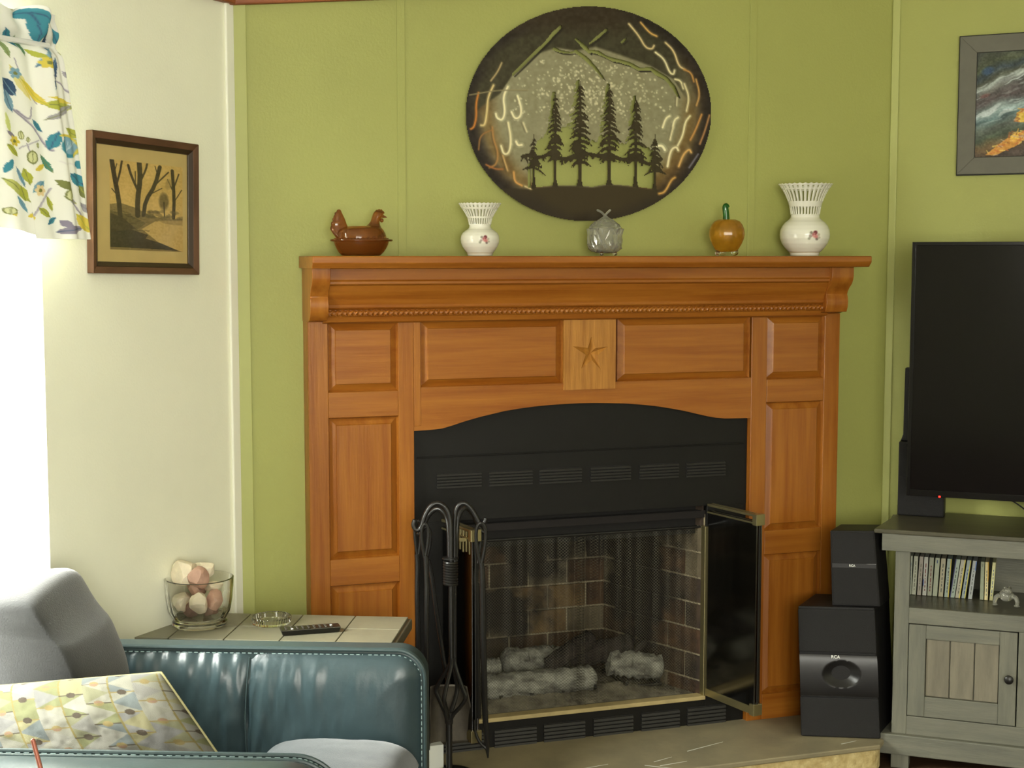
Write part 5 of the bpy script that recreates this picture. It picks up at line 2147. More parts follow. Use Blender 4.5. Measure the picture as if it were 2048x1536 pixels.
def door(x0, x1, z0, z1, knob_right):
    w = CB.px(1852, 1350)[0] - CB.px(1818, 1350)[0]
    d = cbx('door', x0 + w, x1 - w, .016, .022, z0 + .01, z1 - .01, cab_m)
    zr1 = z1 - (cz(1252, 1830) - cz(1271, 1830)) * 1.0 - .012
    zr0 = z0 + (cz(1396, 1830) - cz(1436, 1830))
    cbx('door_stile', x0, x0 + w, 0, .02, z0, z1, cab_m, par=d)
    cbx('door_stile', x1 - w, x1, 0, .02, z0, z1, cab_m, par=d)
    cbx('door_rail', x0 + w, x1 - w, .001, .02, zr1, z1, cab_h, par=d)
    cbx('door_rail', x0 + w, x1 - w, .001, .02, z0, zr0, cab_h, par=d)
    n = 3
    for i in range(n):
        a = x0 + w + (x1 - x0 - 2 * w) * i / n
        b = x0 + w + (x1 - x0 - 2 * w) * (i + 1) / n
        cbx('plank', a + .0012, b - .0012, .007, .016, zr0 + .001, zr1 - .001, cab_p, .002, par=d)
    kx = x1 - w * .42 if knob_right else x0 + w * .42
    kz = CB.px(2023, 1357)[1]
    bm = NB()
    rings = []
    for r, y in ((.005, 0), (.005, -.008), (.009, -.011), (.0125, -.017), (.0115, -.022), (.006, -.0255)):
        rings.append([(kx + r * math.cos(2 * PI * k / 20), y, kz + r * math.sin(2 * PI * k / 20)) for k in range(20)])
    loft(bm, rings)
    obj('knob', bm, iron_m, d, smooth=40, label='round black knob')


zd1 = zs0 - .003
zd0 = zb1 + .002
door(xs_ + .0015, xd1, zd0, zd1, True)
door(xc1 + .003, CW - xs_ - .0015, zd0, zd1, False)

# compact discs in their cases on the open shelf
CDS = [(160, 182, 50, (176, 182, 162), 'thin pale green'), (222, 262, 72, (188, 190, 170), 'pale grey with dark lettering'), (308, 352, 68, (176, 168, 156), 'pinkish grey'), (396, 430, 70, (196, 196, 186), 'bright white with a blue mark'), (480, 520, 78, (170, 172, 152), 'olive grey'),
       (568, 618, 80, (180, 186, 164), 'plain sage'), (665, 715, 80, (186, 180, 154), 'buff with small lettering'), (762, 815, 78, (170, 186, 178), 'aqua with a yellow edge'), (855, 955, 82, (176, 190, 176), 'leaning sea-green'), (945, 1045, 84, (190, 186, 170), 'leaning lilac grey with a yellow edge'),
       (1042, 1142, 70, (156, 168, 168), 'leaning blue grey'), (1152, 1236, 72, (168, 172, 170), 'leaning pale blue-topped'), (1345, 1366, 66, (146, 152, 128), 'upright moss grey'), (1420, 1436, 60, (214, 200, 150), 'cream and amber'), (1503, 1556, 58, (206, 202, 150), 'pale yellow last')]
ORD = ['first', 'second', 'third', 'fourth', 'fifth', 'sixth', 'seventh', 'eighth', 'ninth', 'tenth', 'eleventh', 'twelfth', 'thirteenth', 'fourteenth', 'fifteenth']
CDY = .155
zsh = zs1 + .0008
for i, (b_, t_, w_, c_, nm) in enumerate(CDS):
    q = lambda u: 1800 + u / 8.258
    xb_, zb = CB.px(q(b_), 1186, -CDY)
    xt_, _ = CB.px(q(t_), 1110, -CDY)
    wd = (CB.px(q(b_ + w_), 1186, -CDY)[0] - xb_) * .94
    hgt_ = CB.px(q(t_), 1104 + i * .55, -CDY)[1] - CB.px(q(b_), 1181 + i * .5, -CDY)[1]
    xb_ -= wd * .42
    xt_ -= wd * .42
    tl = thing('cd_case', '%s compact disc case, %s from the left' % (nm, ORD[i]), 'compact disc', CB, (xb_ + wd / 2, CDY, zsh), 'compact discs on the cabinet shelf')
    ln = xt_ - xb_

    def slab_(bm, a, b, y0, y1, f0, f1):
        hexa(bm, [(xb_ + wd * a + ln * f0, y0, zsh + hgt_ * f0), (xb_ + wd * b + ln * f0, y0, zsh + hgt_ * f0), (xb_ + wd * b + ln * f0, y1, zsh + hgt_ * f0), (xb_ + wd * a + ln * f0, y1, zsh + hgt_ * f0),
                  (xb_ + wd * a + ln * f1, y0, zsh + hgt_ * f1), (xb_ + wd * b + ln * f1, y0, zsh + hgt_ * f1), (xb_ + wd * b + ln * f1, y1, zsh + hgt_ * f1), (xb_ + wd * a + ln * f1, y1, zsh + hgt_ * f1)])
    spine = M('cd_spine_%d' % i, c_, .35, var=.12, vscale=(10, 10, 60))
    bm = NB()
    slab_(bm, 0, 1, CDY, CDY + .12, 0, 1)
    obj('jewel_case', bm, spine, tl, bev=.0006)
    rr = random.Random(i)
    bm = NB()
    if i not in (5, 12):
        z_ = .12
        while z_ < .8:
            L_ = rr.uniform(.03, .12)
            slab_(bm, .42, .62, CDY - .0004, CDY, z_, z_ + L_)
            z_ += L_ + rr.uniform(.02, .05)
    else:
        slab_(bm, .4, .6, CDY - .0004, CDY, .86, .94)
    obj('spine_lettering', bm, M('cd_print_%d' % i, rr.choice(((90, 96, 92), (120, 60, 60), (60, 80, 120), (110, 110, 90))), .6), tl)
    ec_ = {7: (212, 190, 80), 9: (206, 190, 90), 10: (196, 184, 80), 13: (206, 160, 60), 3: (70, 84, 150), 11: (90, 120, 180), 8: (70, 70, 110)}.get(i)
    if ec_:
        bm = NB()
        f0, f1 = {13: (.5, 1), 3: (.25, .42), 11: (.75, .98)}.get(i, (0, 1))
        slab_(bm, .78 if i not in (3, 8) else 0, 1 if i not in (3, 8) else .2, CDY - .0005, CDY, f0, f1)
        obj('edge_stripe', bm, M('cd_edge_%d' % i, ec_, .5), tl)

# glass figurine
gx, _ = CB.px(2013, 1180, -.12)
ks = (CB.px(2043, 1180, -.12)[0] - CB.px(1983, 1180, -.12)[0]) / 60
fg = thing('glass_figurine', 'small clear glass frog-like figurine right of the compact discs', 'figurine', CB, (gx, .12, zsh))
gh = lambda u: gx + (u - 2014) * ks
gz = lambda v: zsh + (1187 - v) * ks
bm = NB()
ellip(bm, gh(2014), .125, gz(1168), 15 * ks, 16 * ks, 13 * ks, 20, 12)
ellip(bm, gh(2016), .112, gz(1156), 9 * ks, 9 * ks, 8 * ks, 16, 10)
obj('body', bm, crystal, fg, smooth=True)
for sgn in (-1, 1):
    bm = NB()
    tube(bm, [(gh(2014 + sgn * 10), .118, gz(1168)), (gh(2014 + sgn * 19), .11, gz(1168)), (gh(2014 + sgn * 23), .105, gz(1178)), (gh(2014 + sgn * 22), .1, gz(1184))], [5 * ks, 5 * ks, 4.4 * ks, 3.6 * ks], 10, 1)
    ellip(bm, gh(2014 + sgn * 22), .098, gz(1184.6), 6 * ks, 6 * ks, 2.4 * ks, 12, 6)
    obj('leg', bm, crystal, fg, smooth=True)
    bm = NB()
    ellip(bm, gh(2016 + sgn * 5), .108, gz(1149), 3.2 * ks, 3.2 * ks, 3.2 * ks, 10, 8)
    obj('eye', bm, glass, fg, smooth=True)

# ================================================================== TV
tp = CB.W(.02, .075, 0)
TV = Frame(tp.x, tp.y, -22)
tx0, tz1 = TV.px(1825, 484)
tz0 = TV.px(1825, 991)[1]
tzL = tz0
TWd = (tz1 - tz0) * 1.72
tv = thing('television', 'large black flat-screen television standing on the grey cabinet', 'television', TV, (tx0 + TWd / 2, .02, ztop1 + .0008))
bz = .0095


def tbx(nm, x0, x1, y0, y1, z0, z1, m, bv=.001, par=None):
    bm = NB()
    box(bm, x0, x1, y0, y1, z0, z1)
    return obj(nm, bm, m, par or tv, bev=bv)


tbx('rear_shell', tx0 + .004, tx0 + TWd - .004, .006, .035, tz0 + .004, tz1 - .004, tv_m, .006)
tbx('screen', tx0 + bz, tx0 + TWd - bz, .002, .006, tz0 + .018, tz1 - bz, screen_m, 0)
tbx('bezel', tx0, tx0 + bz, -.002, .008, tz0, tz1, tv_m)
tbx('bezel', tx0 + TWd - bz, tx0 + TWd, -.002, .008, tz0, tz1, tv_m)
tbx('bezel', tx0 + bz, tx0 + TWd - bz, -.002, .008, tz1 - bz, tz1, tv_m)
tbx('bezel', tx0 + bz, tx0 + TWd - bz, -.002, .008, tz0, tz0 + .018, tv_m)
lx, lz = TV.px(1879, 993.5, .003)
bm = NB()
ellip(bm, lx, -.003, lz, .0032, .0015, .0028, 12, 8)
obj('standby_light', bm, led_m, tv, smooth=True, label='small red standby light')
for fx in (.3, .78):
    bm = NB()
    xx_ = tx0 + TWd * fx
    prism(bm, [(xx_ - .012, tz0 + .002), (xx_ + .012, tz0 + .002), (xx_ + .03, ztop1 + .001), (xx_ - .03, ztop1 + .001)], .0, .06)
    obj('stand_foot', bm, tv_m, tv, bev=.002)
a, b = TV.px(2026, 1003, -.02), TV.px(2048, 1017, -.02)
bm = NB()
tube(bm, [(a[0] - .03, .03, tz0 + .01), (a[0], .025, a[1]), (b[0], .02, b[1]), (b[0] + .06, .03, ztop1 + .01), (b[0] + .14, .06, ztop1 + .004)], .0022, 6, 2)
cdl = obj('cable', bm, gap_m, tv, smooth=True)

# speaker behind the television
bq = CB.loc(ground(1797, 1030, ztop1))
by_ = min(bq.y, CDp - .085)
sp_ = thing('shelf_speaker', 'black box speaker on cabinet top behind the lower left of the television', 'speaker', CB, (bq.x + .06, by_, ztop1 + .0006))
sc_ = by_
xa_ = CB.px(1796, 960, -sc_)[0]
xb_ = CB.px(1888, 1010, -sc_)[0]
zt2 = CB.px(1800, 883, -sc_)[1]
bm = NB()
box(bm, xa_, xb_, sc_, sc_ + .085, ztop1 + .0006, zt2)
obj('case', bm, speaker_m, sp_, bev=.004)
zmid = CB.px(1800, 952, -sc_)[1]
for a, b in ((ztop1 + .006, zmid - .001), (zmid + .001, zt2 - .004)):
    bm = NB()
    box(bm, xa_ + .003, xb_ - .003, sc_ - .004, sc_, a, b)
    obj('grille', bm, speaker_g, sp_, bev=.001)
s3 = thing('upright_speaker', 'slim black upright device behind the television edge, standing on the box speaker', 'speaker', CB, (xa_ + .06, sc_ + .04, zt2 + .0006))
xq0 = CB.px(1802, 878, -sc_ - .03)[0]
xq1 = CB.px(1807, 860, -sc_ - .03)[0]
xq2 = CB.px(1811, 736, -sc_ - .03)[0]
zq1 = CB.px(1819, 868, -sc_ - .03)[1]
zq2 = CB.px(1822, 736, -sc_ - .03)[1]
bm = NB()
prism(bm, [(xq0, zt2 + .0006), (xq0 + .085, zt2 + .0006), (xq1 + .07, zq1), (xq2 + .06, zq2), (xq2, zq2), (xq1, zq1)], sc_ + .02, sc_ + .06)
obj('case', bm, speaker_m, s3, bev=.002)
bm = NB()
zc = CB.px(1820, 805, -sc_ - .03)[1]
ellip(bm, (xq1 + xq2) / 2 + .001, sc_ + .03, zc, .0016, .0016, .0016, 8, 6)
obj('indicator', bm, logo_m, s3, smooth=True)

# ================================================================== PAINTING ON THE RIGHT WALL
px0, pz1 = RW.px(1921, 74, .02)
_, pz0 = RW.px(1920, 349, .02)
PWw = (pz1 - pz0) * 1.34
fw = RW.px(1955, 200, .02)[0] - RW.px(1921, 200, .02)[0]
pt = thing('river_painting', 'grey-framed painting of dark water and yellow leaves on right wall', 'painting', RW, (px0 + PWw / 2, 0, (pz0 + pz1) / 2))
pcx2, pcz2 = px0 + PWw / 2, (pz0 + pz1) / 2
for (sx_, sz_) in ((1, 0), (-1, 0), (0, 1), (0, -1)):
    hw2, hh2 = PWw / 2, (pz1 - pz0) / 2
    if sx_:
        a = [(sx_ * hw2, -hh2), (sx_ * (hw2 - fw), -hh2 + fw), (sx_ * (hw2 - fw), hh2 - fw), (sx_ * hw2, hh2)]
    else:
        a = [(-hw2, sz_ * hh2), (-hw2 + fw, sz_ * (hh2 - fw)), (hw2 - fw, sz_ * (hh2 - fw)), (hw2, sz_ * hh2)]
    bm = NB()
    hexa(bm, [(pcx2 + p[0], -.002, pcz2 + p[1]) for p in a] + [(pcx2 + p[0], -.022, pcz2 + p[1]) for p in a])
    obj('frame', bm, grayframe_m, pt, bev=.001)
e = .003
bm = NB()
box(bm, px0 - e, px0 + PWw + e, -.016, -.001, pz0 - e, pz1 + e)
obj('frame_edge', bm, gap_m, pt)
bm = NB()
box(bm, px0 + fw - e * .2, px0 + PWw - fw + e * .2, -.0175, -.016, pz0 + fw - e * .2, pz1 - fw + e * .2)
obj('gap_line', bm, gap_m, pt)
# the painted surface, worked out in its own units: u 0..280 across, v 0..208 down
pc = Canvas(0, 290, 0, 208, 1.0, (80, 92, 92))
X_, Y_ = pc.X, pc.Y
fld = Y_ + .32 * X_ + 26 * (vnoise(X_, Y_, 44, 41) - .5)
n1 = vnoise(X_ + fld * .7, fld * 2.2, 26, 42, 4)
n2_ = vnoise(X_ * .6 + fld, fld * 3, 12, 43, 3)
st_ = [(0, (62, 66, 58)), (22, (74, 82, 58)), (38, (52, 66, 74)), (50, (70, 74, 60)), (62, (156, 164, 160)), (74, (96, 96, 92)), (94, (84, 74, 74)), (108, (112, 124, 122)), (118, (150, 168, 168)), (130, (84, 108, 108)), (150, (92, 100, 92)), (168, (72, 84, 66)), (186, (110, 88, 56)), (208, (72, 60, 52)), (300, (50, 48, 44))]
ks_ = np.array([a for a, _ in st_], float)
for c in range(3):
    pc.a[..., c] = np.interp(fld - 10, ks_, [q[1][c] for q in st_])
pc.a *= (.62 + .76 * n1)[..., None]
wh = np.clip((n2_ - .6) / .12, 0, 1) * np.exp(-((fld - 78) / 18) ** 2) + np.clip((n2_ - .52) / .15, 0, 1) * np.exp(-((fld - 128) / 16) ** 2)
pc.a = pc.a * (1 - wh[..., None] * .8) + np.array((206, 216, 216)) * wh[..., None] * .8
pc.ell(20, 36, 14, 10, -.4, (44, 78, 120), .7, .8)
pc.ell(16, 86, 12, 5, -.3, (120, 70, 66), .6, .8)
for (pts, c) in (([(20, 204), (44, 184), (62, 170), (84, 158), (94, 172), (78, 188), (56, 196), (40, 206)], (214, 150, 62)), ([(62, 170), (78, 160), (92, 162), (86, 176), (70, 178)], (232, 190, 80)),
                 ([(76, 122), (86, 116), (110, 116), (120, 130), (100, 140), (84, 142), (74, 138)], (226, 186, 62)), ([(150, 150), (190, 130), (210, 150), (170, 172)], (214, 160, 60)), ([(220, 60), (250, 50), (262, 70), (236, 82)], (208, 170, 70))):
    pc.poly(curve_pts(pts + [pts[0]], 1), c, .92)
    for k in range(26):
        a_, b_ = random.choice(pts), random.choice(pts)
        t_ = random.random()
        x_, y_ = a_[0] + (b_[0] - a_[0]) * t_, a_[1] + (b_[1] - a_[1]) * t_
        pc.line([(x_, y_), (x_ + random.uniform(-9, 9), y_ + random.uniform(-6, 4))], random.uniform(1.5, 4), random.choice(((196, 110, 50), (236, 206, 110), (150, 92, 50), (206, 178, 150), (226, 170, 70))), .7)
pc.a = np.clip(pc.a + (vnoise(X_, Y_, 3, 45, 2)[..., None] - .5) * 40, 8, 245)
U, V = np.meshgrid(np.linspace(0, 1, pc.w), np.linspace(0, 1, pc.h))
gobj('canvas', np.stack([px0 + fw + .0015 + (PWw - 2 * fw - .003) * U, np.full(U.shape, -.018), pz1 - fw - .0015 - (pz1 - pz0 - 2 * fw - .003) * V], -1), canvas_m, pt, pc.a, smooth=False)

# ================================================================== END TABLE
TBZ = .54
tq = ground(545, 1284, TBZ)
TB = Frame(tq.x, tq.y, -5)
c_l, c_r = TB.loc(ground(228, 1272, TBZ)), TB.loc(ground(779, 1290, TBZ))
c_bl, c_br = TB.loc(ground(300, 1225, TBZ)), TB.loc(ground(826, 1228, TBZ))
ty1 = (c_bl.y + c_br.y) / 2
skl = (c_bl.x - c_l.x) / (c_bl.y - c_l.y)
skr = (c_br.x - c_r.x) / (c_br.y - c_r.y)
ty0 = (c_l.y + c_r.y) / 2 - .004
tx0_ = c_bl.x - .11 * .6
tx1_ = c_br.x - .02
# straight table: left and right edges averaged
txL = (c_l.x + c_bl.x) / 2 - .012
txR = (c_r.x + c_br.x) / 2 + .006
tb = thing('end_table', 'dark end table topped with grey slate tiles between teal chair and mantel', 'table', TB, ((txL + txR) / 2, (ty0 + ty1) / 2, 0))
bm = NB()
box(bm, txL, txR, ty0, ty1, TBZ - .034, TBZ - .006)
obj('top_frame', bm, tabledge_m, tb, bev=.004)
ntile = 5
fe = .008
for j in range(2):
    for i in range(ntile):
        a = txL + fe + (txR - txL - 2 * fe) * i / ntile
        b = txL + fe + (txR - txL - 2 * fe) * (i + 1) / ntile
        c = ty0 + fe + (ty1 - ty0 - 2 * fe) * j / 2
        d = ty0 + fe + (ty1 - ty0 - 2 * fe) * (j + 1) / 2
        bm = NB()
        box(bm, a + .0013, b - .0013, c + .0013, d - .0013, TBZ - .006, TBZ)
        obj('tile', bm, tile_m, tb, bev=.0012)
for (a, b) in ((txL + .02, ty0 + .02), (txR - .065, ty0 + .02), (txL + .02, ty1 - .16), (txR - .065, ty1 - .16)):
    bm = NB()
    box(bm, a, a + .045, b, b + .045, 0, TBZ - .034)
    obj('leg', bm, tabledge_m, tb, bev=.003)
for (x0, x1, y0, y1) in ((txL + .065, txR - .065, ty1 - .045, ty1 - .03), (txL + .065, txR - .065, ty0 + .03, ty0 + .045), (txL + .03, txL + .045, ty0 + .065, ty1 - .065), (txR - .045, txR - .03, ty0 + .065, ty1 - .065)):
    bm = NB()
    box(bm, x0, x1, y0, y1, TBZ - .10, TBZ - .034)
    obj('apron', bm, tabledge_m, tb, bev=.002)

# glass bowl of stones
bp = TB.loc(ground(400, 1250, TBZ))
bk = (TB.loc(ground(460, 1250, TBZ)) - TB.loc(ground(340, 1250, TBZ))).length / 120
bw_ = thing('glass_bowl', 'thick clear faceted glass bowl filled with stones on the tiled end table', 'bowl', TB, (bp.x, bp.y, TBZ + .0008))
cz_ = lambda v: TBZ + .0008 + (1258 - v) * bk * 1.0
outp = [(50, 1258), (54, 1254), (54, 1249), (51, 1246), (54, 1240), (60, 1228), (64, 1205), (67, 1180), (68, 1162), (65, 1161), (63, 1180), (60, 1205), (56, 1225), (48, 1238), (20, 1242)]
bm = NB()
lathe(bm, [(r * bk, cz_(v)) for r, v in outp], bp.x, bp.y, 48, wob=lambda t, z: 1 + (.045 * (abs(math.cos(t * 7)) - .5) if cz_(1238) < z < cz_(1185) else 0))
obj('bowl_glass', bm, glass, bw_, smooth=25)


def stone(label, u, v, w, r, m, seed, sq=(1, 1, 1)):
    x, z = bp.x + u * bk, cz_(v)
    y = bp.y + w * bk
    rr = random.Random(seed)
    bm = NB()
    bmesh.ops.create_icosphere(bm, subdivisions=3, radius=1)
    dirs = [Vector((rr.gauss(0, 1), rr.gauss(0, 1), rr.gauss(0, 1))).normalized() for _ in range(13)]
    lim = [rr.uniform(.58, .84) for _ in dirs]
    for vt in bm.verts:
        for d_, l_ in zip(dirs, lim):
            q = vt.co.dot(d_)
            if q > l_:
                vt.co -= d_ * (q - l_)
        vt.co = Vector((vt.co.x * r * bk * sq[0] + x, vt.co.y * r * bk * sq[1] + y, vt.co.z * r * bk * sq[2] + z))
    o = obj('stone', bm, m, None, 22, 0, TB, (x, y, z - r * bk * sq[2]))
    tag(o, label, 'stone', 'stones in the glass bowl')


stone('large white quartz stone at the top left of the glass bowl', -26, 1152, -8, 29, rock_w, 1, (1, 1, 1.05))
stone('pale pink quartz block at the top of the bowl beside the white quartz', 2, 1160, -16, 24, rock_p, 2, (1, .9, 1.05))
stone('cream stone at the back of the bowl behind the pink quartz', 4, 1150, 20, 22, rock_w, 3, (1.25, .8, .8))
stone('white oblong stone leaning in the right side of the bowl', 26, 1180, 6, 20, rock_w, 4, (1.2, .8, .7))
stone('white stone against the lower left glass of the bowl', -30, 1208, -12, 23, rock_w, 5)
stone('upright white stone in the lower middle of the bowl', 6, 1208, -26, 23, rock_w, 6, (.85, .75, 1.15))
stone('reddish brown pebble in the lower left of the bowl', -14, 1225, -14, 18, rock_b, 7)
stone('pinkish pebble at the right glass of the bowl', 34, 1204, -10, 22, rock_p, 8, (.9, .9, 1.1))
stone('brown pebble at the lower right of the bowl', 24, 1226, -8, 18, rock_b, 9)
stone('pale pink pebble in the centre of the bowl under the quartz', -8, 1186, 4, 22, rock_p, 10)
stone('small brown pebble at the back of the bowl floor', 4, 1226, 26, 15, rock_b, 11)

# ribbed glass ashtray
ap = TB.loc(ground(543, 1247, TBZ))
ak = bk
at = thing('glass_ashtray', 'small ribbed clear glass dish on the end table behind the remote', 'dish', TB, (ap.x, ap.y, TBZ + .0008))
zA = TBZ + .0008
bm = NB()
lathe(bm, [(36 * ak, zA), (38 * ak, zA + .002), (40 * ak, zA + .016), (39 * ak, zA + .0185), (37 * ak, zA + .0185), (34 * ak, zA + .006), (10 * ak, zA + .005)], ap.x, ap.y, 84, wob=lambda t, z: 1 + .012 * math.cos(t * 42))
obj('dish_glass', bm, glass, at, smooth=30)

# remote control
ra, rb = TB.loc(ground(560, 1270, TBZ)), TB.loc(ground(680, 1261, TBZ))
ag = math.atan2(rb.y - ra.y, rb.x - ra.x)
RC = Frame(*(TB.W((ra.x + rb.x) / 2, (ra.y + rb.y) / 2, 0).xy), math.degrees(TB.ang + ag))
Lr = (rb - ra).length / 2
rm = thing('remote_control', 'slim black remote control lying across the tiles of the end table', 'remote', RC, (0, 0, TBZ + .0006))
zA = TBZ + .0006
bm = NB()
hexa(bm, [(-Lr * .93, -.015, zA), (Lr * .95, -.015, zA), (Lr * .95, .015, zA), (-Lr * .93, .015, zA), (-Lr, -.02, zA + .014), (Lr, -.02, zA + .014), (Lr, .02, zA + .014), (-Lr, .02, zA + .014)])
obj('case', bm, remote_m, rm, bev=.003)
bm = NB()
box(bm, -Lr * .97, Lr * .97, -.0195, -.0185, zA + .0128, zA + .0136)
obj('seam_line', bm, M('remote_seam', (96, 92, 80), .4), rm)
for i in range(9):
    for j in range(3):
        bm = NB()
        x = -Lr * .8 + Lr * 1.5 * i / 8
        y = -.010 + .01 * j
        lathe(bm, [(.0032, zA + .014), (.0032, zA + .0152), (.0022, zA + .0158)], x, y, 10)
        obj('button', bm, logo_m if (i, j) in ((1, 0), (8, 1)) else button_m, rm)

# ================================================================== TEAL CHAIR
ZARM = .598
cq = ground(850, 1306, ZARM)
CH = Frame(cq.x, cq.y + .015, -3)
chair = thing('leather_armchair', 'teal leather armchair with grey fabric seat and back in the foreground', 'armchair', CH, (-.35, -.3, 0))
xR, zA = 0.0, ZARM
AL_ = -.78                               # back end of the arms
ZSEAT = .435


def arm(y0, y1, x0, x1, ztop_, rtr, rim_front):
    """y0 is the face towards the viewer"""
    prof = rrect(x0, x1, .09, ztop_, (.01, .015, rtr, .05), 10)
    bm = NB()
    prism(bm, prof, y0 + .012, y1 - .012)
    o = obj('arm', bm, leather_d, chair, smooth=35)
    bevel(o, .022, 3)
    return o


# far arm: dark welted rim with puffy panel on the face seen here
fa = arm(0.0, .085, AL_, xR, ZARM, .062, True)
nu, nv = 150, 50
ix0, ix1, iz0, iz1 = AL_ + .02, xR - .012, .30, ZARM - .010
U, V = np.meshgrid(np.linspace(0, 1, nu), np.linspace(0, 1, nv))
Xp = ix0 + (ix1 - ix0) * U
Zp = iz0 + (iz1 - iz0) * V
rcn = .055                                # round the top right corner of the panel
over = (Xp > ix1 - rcn) & (Zp > iz1 - rcn)
ang_c = np.arctan2(Zp - (iz1 - rcn), Xp - (ix1 - rcn) + 1e-9)
d_ = np.maximum(Xp - (ix1 - rcn), Zp - (iz1 - rcn))
Xp = np.where(over, ix1 - rcn + d_ * np.cos(ang_c), Xp)
Zp = np.where(over, iz1 - rcn + d_ * np.sin(ang_c), Zp)
edge_ = np.minimum(np.minimum((1 - U) * (ix1 - ix0), U * (ix1 - ix0)), (1 - V) * (iz1 - iz0))
puff = .034 * (1 - np.exp(-edge_ / .035))
seamx = CH.px(501, 1380, .02)[0] + .012 * np.sin((Zp - ZARM) * 9)
seam_d = np.abs(Xp - seamx)
puff -= .007 * np.exp(-(seam_d / .005) ** 2) + .005 * np.exp(-(seam_d / .03) ** 2)
wr = vnoise(Xp * 34, Zp * 9, 1.0, 61, 3) - .5
nearseam = np.exp(-(seam_d / .13) ** 2)
puff += .016 * wr * (.25 + nearseam) * np.clip(edge_ / .04, 0, 1)
gath = np.sin(Xp * 170 + 3 * vnoise(Xp * 20, Zp * 0, 1, 62)) * np.exp(-((ZARM - .02 - Zp) / .03) ** 2) * (Xp < seamx) * .0022
puff += gath
gobj('arm_panel', np.stack([Xp, .012 - puff, Zp], -1), leather, chair)
Zs = np.linspace(.32, ZARM - .014, 24)
bm = NB()
tube(bm, [(CH.px(501, 1380, .02)[0] + .012 * math.sin((z - ZARM) * 9), -.0125 - .010 * math.sin(PI * (z - .3) / .34), z) for z in Zs], .0016, 6)
obj('panel_seam', bm, leather_d, chair, smooth=True)


def edge_path(x0, x1, zt_, r, n=14):
    P = [(x0 + (x1 - r - x0) * i / 10, zt_) for i in range(11)]
    P += [(x1 - r + r * math.sin(PI / 2 * i / n), zt_ - r + r * math.cos(PI / 2 * i / n)) for i in range(1, n + 1)]
    P += [(x1, zt_ - r - (zt_ - r - .2) * i / 8) for i in range(1, 9)]
    return P


def welt(par_y, x0, x1, zt_, r, nm='welt', rad=.004):
    bm = NB()
    tube(bm, [(p[0], par_y, p[1]) for p in edge_path(x0, x1, zt_, r)], rad, 8)
    return obj(nm, bm, leather_d, chair, smooth=True)


def stitches(par_y, x0, x1, zt_, r, step=.013):
    P = edge_path(x0, x1, zt_, r)
    bm = NB()
    acc = 0
    for a, b in zip(P, P[1:]):
        a, b = Vector((a[0], a[1])), Vector((b[0], b[1]))
        L_ = (b - a).length
        s_ = (-acc) % step
        while s_ < L_:
            q0_ = a.lerp(b, s_ / L_)
            q1_ = a.lerp(b, min(1, (s_ + step * .6) / L_))
            tube(bm, [(q0_.x, par_y, q0_.y), (q1_.x, par_y, q1_.y)], .0011, 4)
            s_ += step
        acc += L_
    o = obj('stitching', bm, thread_m, chair)
    o['kind'] = 'stuff'


welt(.008, AL_ + .02, xR - .002, ZARM - .002, .062)
stitches(.0, AL_ + .02, xR - .009, ZARM - .010, .056)
# near arm
ZN = ZARM
ng = ground(690, 1541, ZN)
nl = CH.loc(ground(330, 1503, ZN))
nr = CH.loc(ground(480, 1507, ZN))
NY1 = nl.y                                # the edge farther from the viewer
xN = CH.loc(ground(690, 1548, ZN - .03)).x
arm(NY1 - .19, NY1, AL_, xN, ZN, .085, True)
nu, nv = 80, 20
for (yy_, nm) in ((NY1 - .012, 'arm_welt'),):
    P = []
    for p in edge_path(AL_ + .02, xN, ZN, .085):
        P.append((p[0], yy_, p[1] + .001))
    bm = NB()
    tube(bm, P, .0045, 8)
    obj(nm, bm, leather_d, chair, smooth=True)
P = [(p[0], NY1 - .036, p[1] + .001) for p in edge_path(AL_ + .02, xN, ZN, .085)]
bm = NB()
tube(bm, P, .004, 8)
obj('arm_welt', bm, leather_d, chair, smooth=True)
U, V = np.meshgrid(np.linspace(0, 1, 90), np.linspace(0, 1, 14))
EP = np.array(edge_path(AL_ + .02, xN, ZN, .085))
sl_ = np.concatenate([[0], np.cumsum(np.hypot(*np.diff(EP, axis=0).T))])
tx = np.interp(U * sl_[-1], sl_, EP[:, 0])
tz = np.interp(U * sl_[-1], sl_, EP[:, 1])
nrm_x = np.clip((tx - (xN - .085)) / .085, 0, 1)
bul = .012 * np.sin(PI * V) ** .6
gobj('arm_top_panel', np.stack([tx + bul * nrm_x, NY1 - .04 - .145 * V, tz + bul * (1 - nrm_x) + .0005], -1), leather, chair)
for yy_ in (NY1 - .027,):
    bm = NB()
    for i in range(len(EP) - 1):
        a, b = Vector(EP[i]), Vector(EP[i + 1])
        n_ = max(1, int((b - a).length / .013))
        for k in range(n_):
            q0_, q1_ = a.lerp(b, k / n_), a.lerp(b, (k + .6) / n_)
            tube(bm, [(q0_.x, yy_, q0_.y + .0022), (q1_.x, yy_, q1_.y + .0022)], .0011, 4)
    o = obj('stitching', bm, thread_m, chair)
    o['kind'] = 'stuff'
    bm = NB()
    for i in range(len(EP) - 1):
        a, b = Vector(EP[i]), Vector(EP[i + 1])
        n_ = max(1, int((b - a).length / .013))
        for k in range(n_):
            q0_, q1_ = a.lerp(b, k / n_), a.lerp(b, (k + .6) / n_)
            tube(bm, [(q0_.x, NY1 - .005, q0_.y + .0012), (q1_.x, NY1 - .005, q1_.y + .0012)], .0011, 4)
    o = obj('stitching', bm, thread_m, chair)
    o['kind'] = 'stuff'


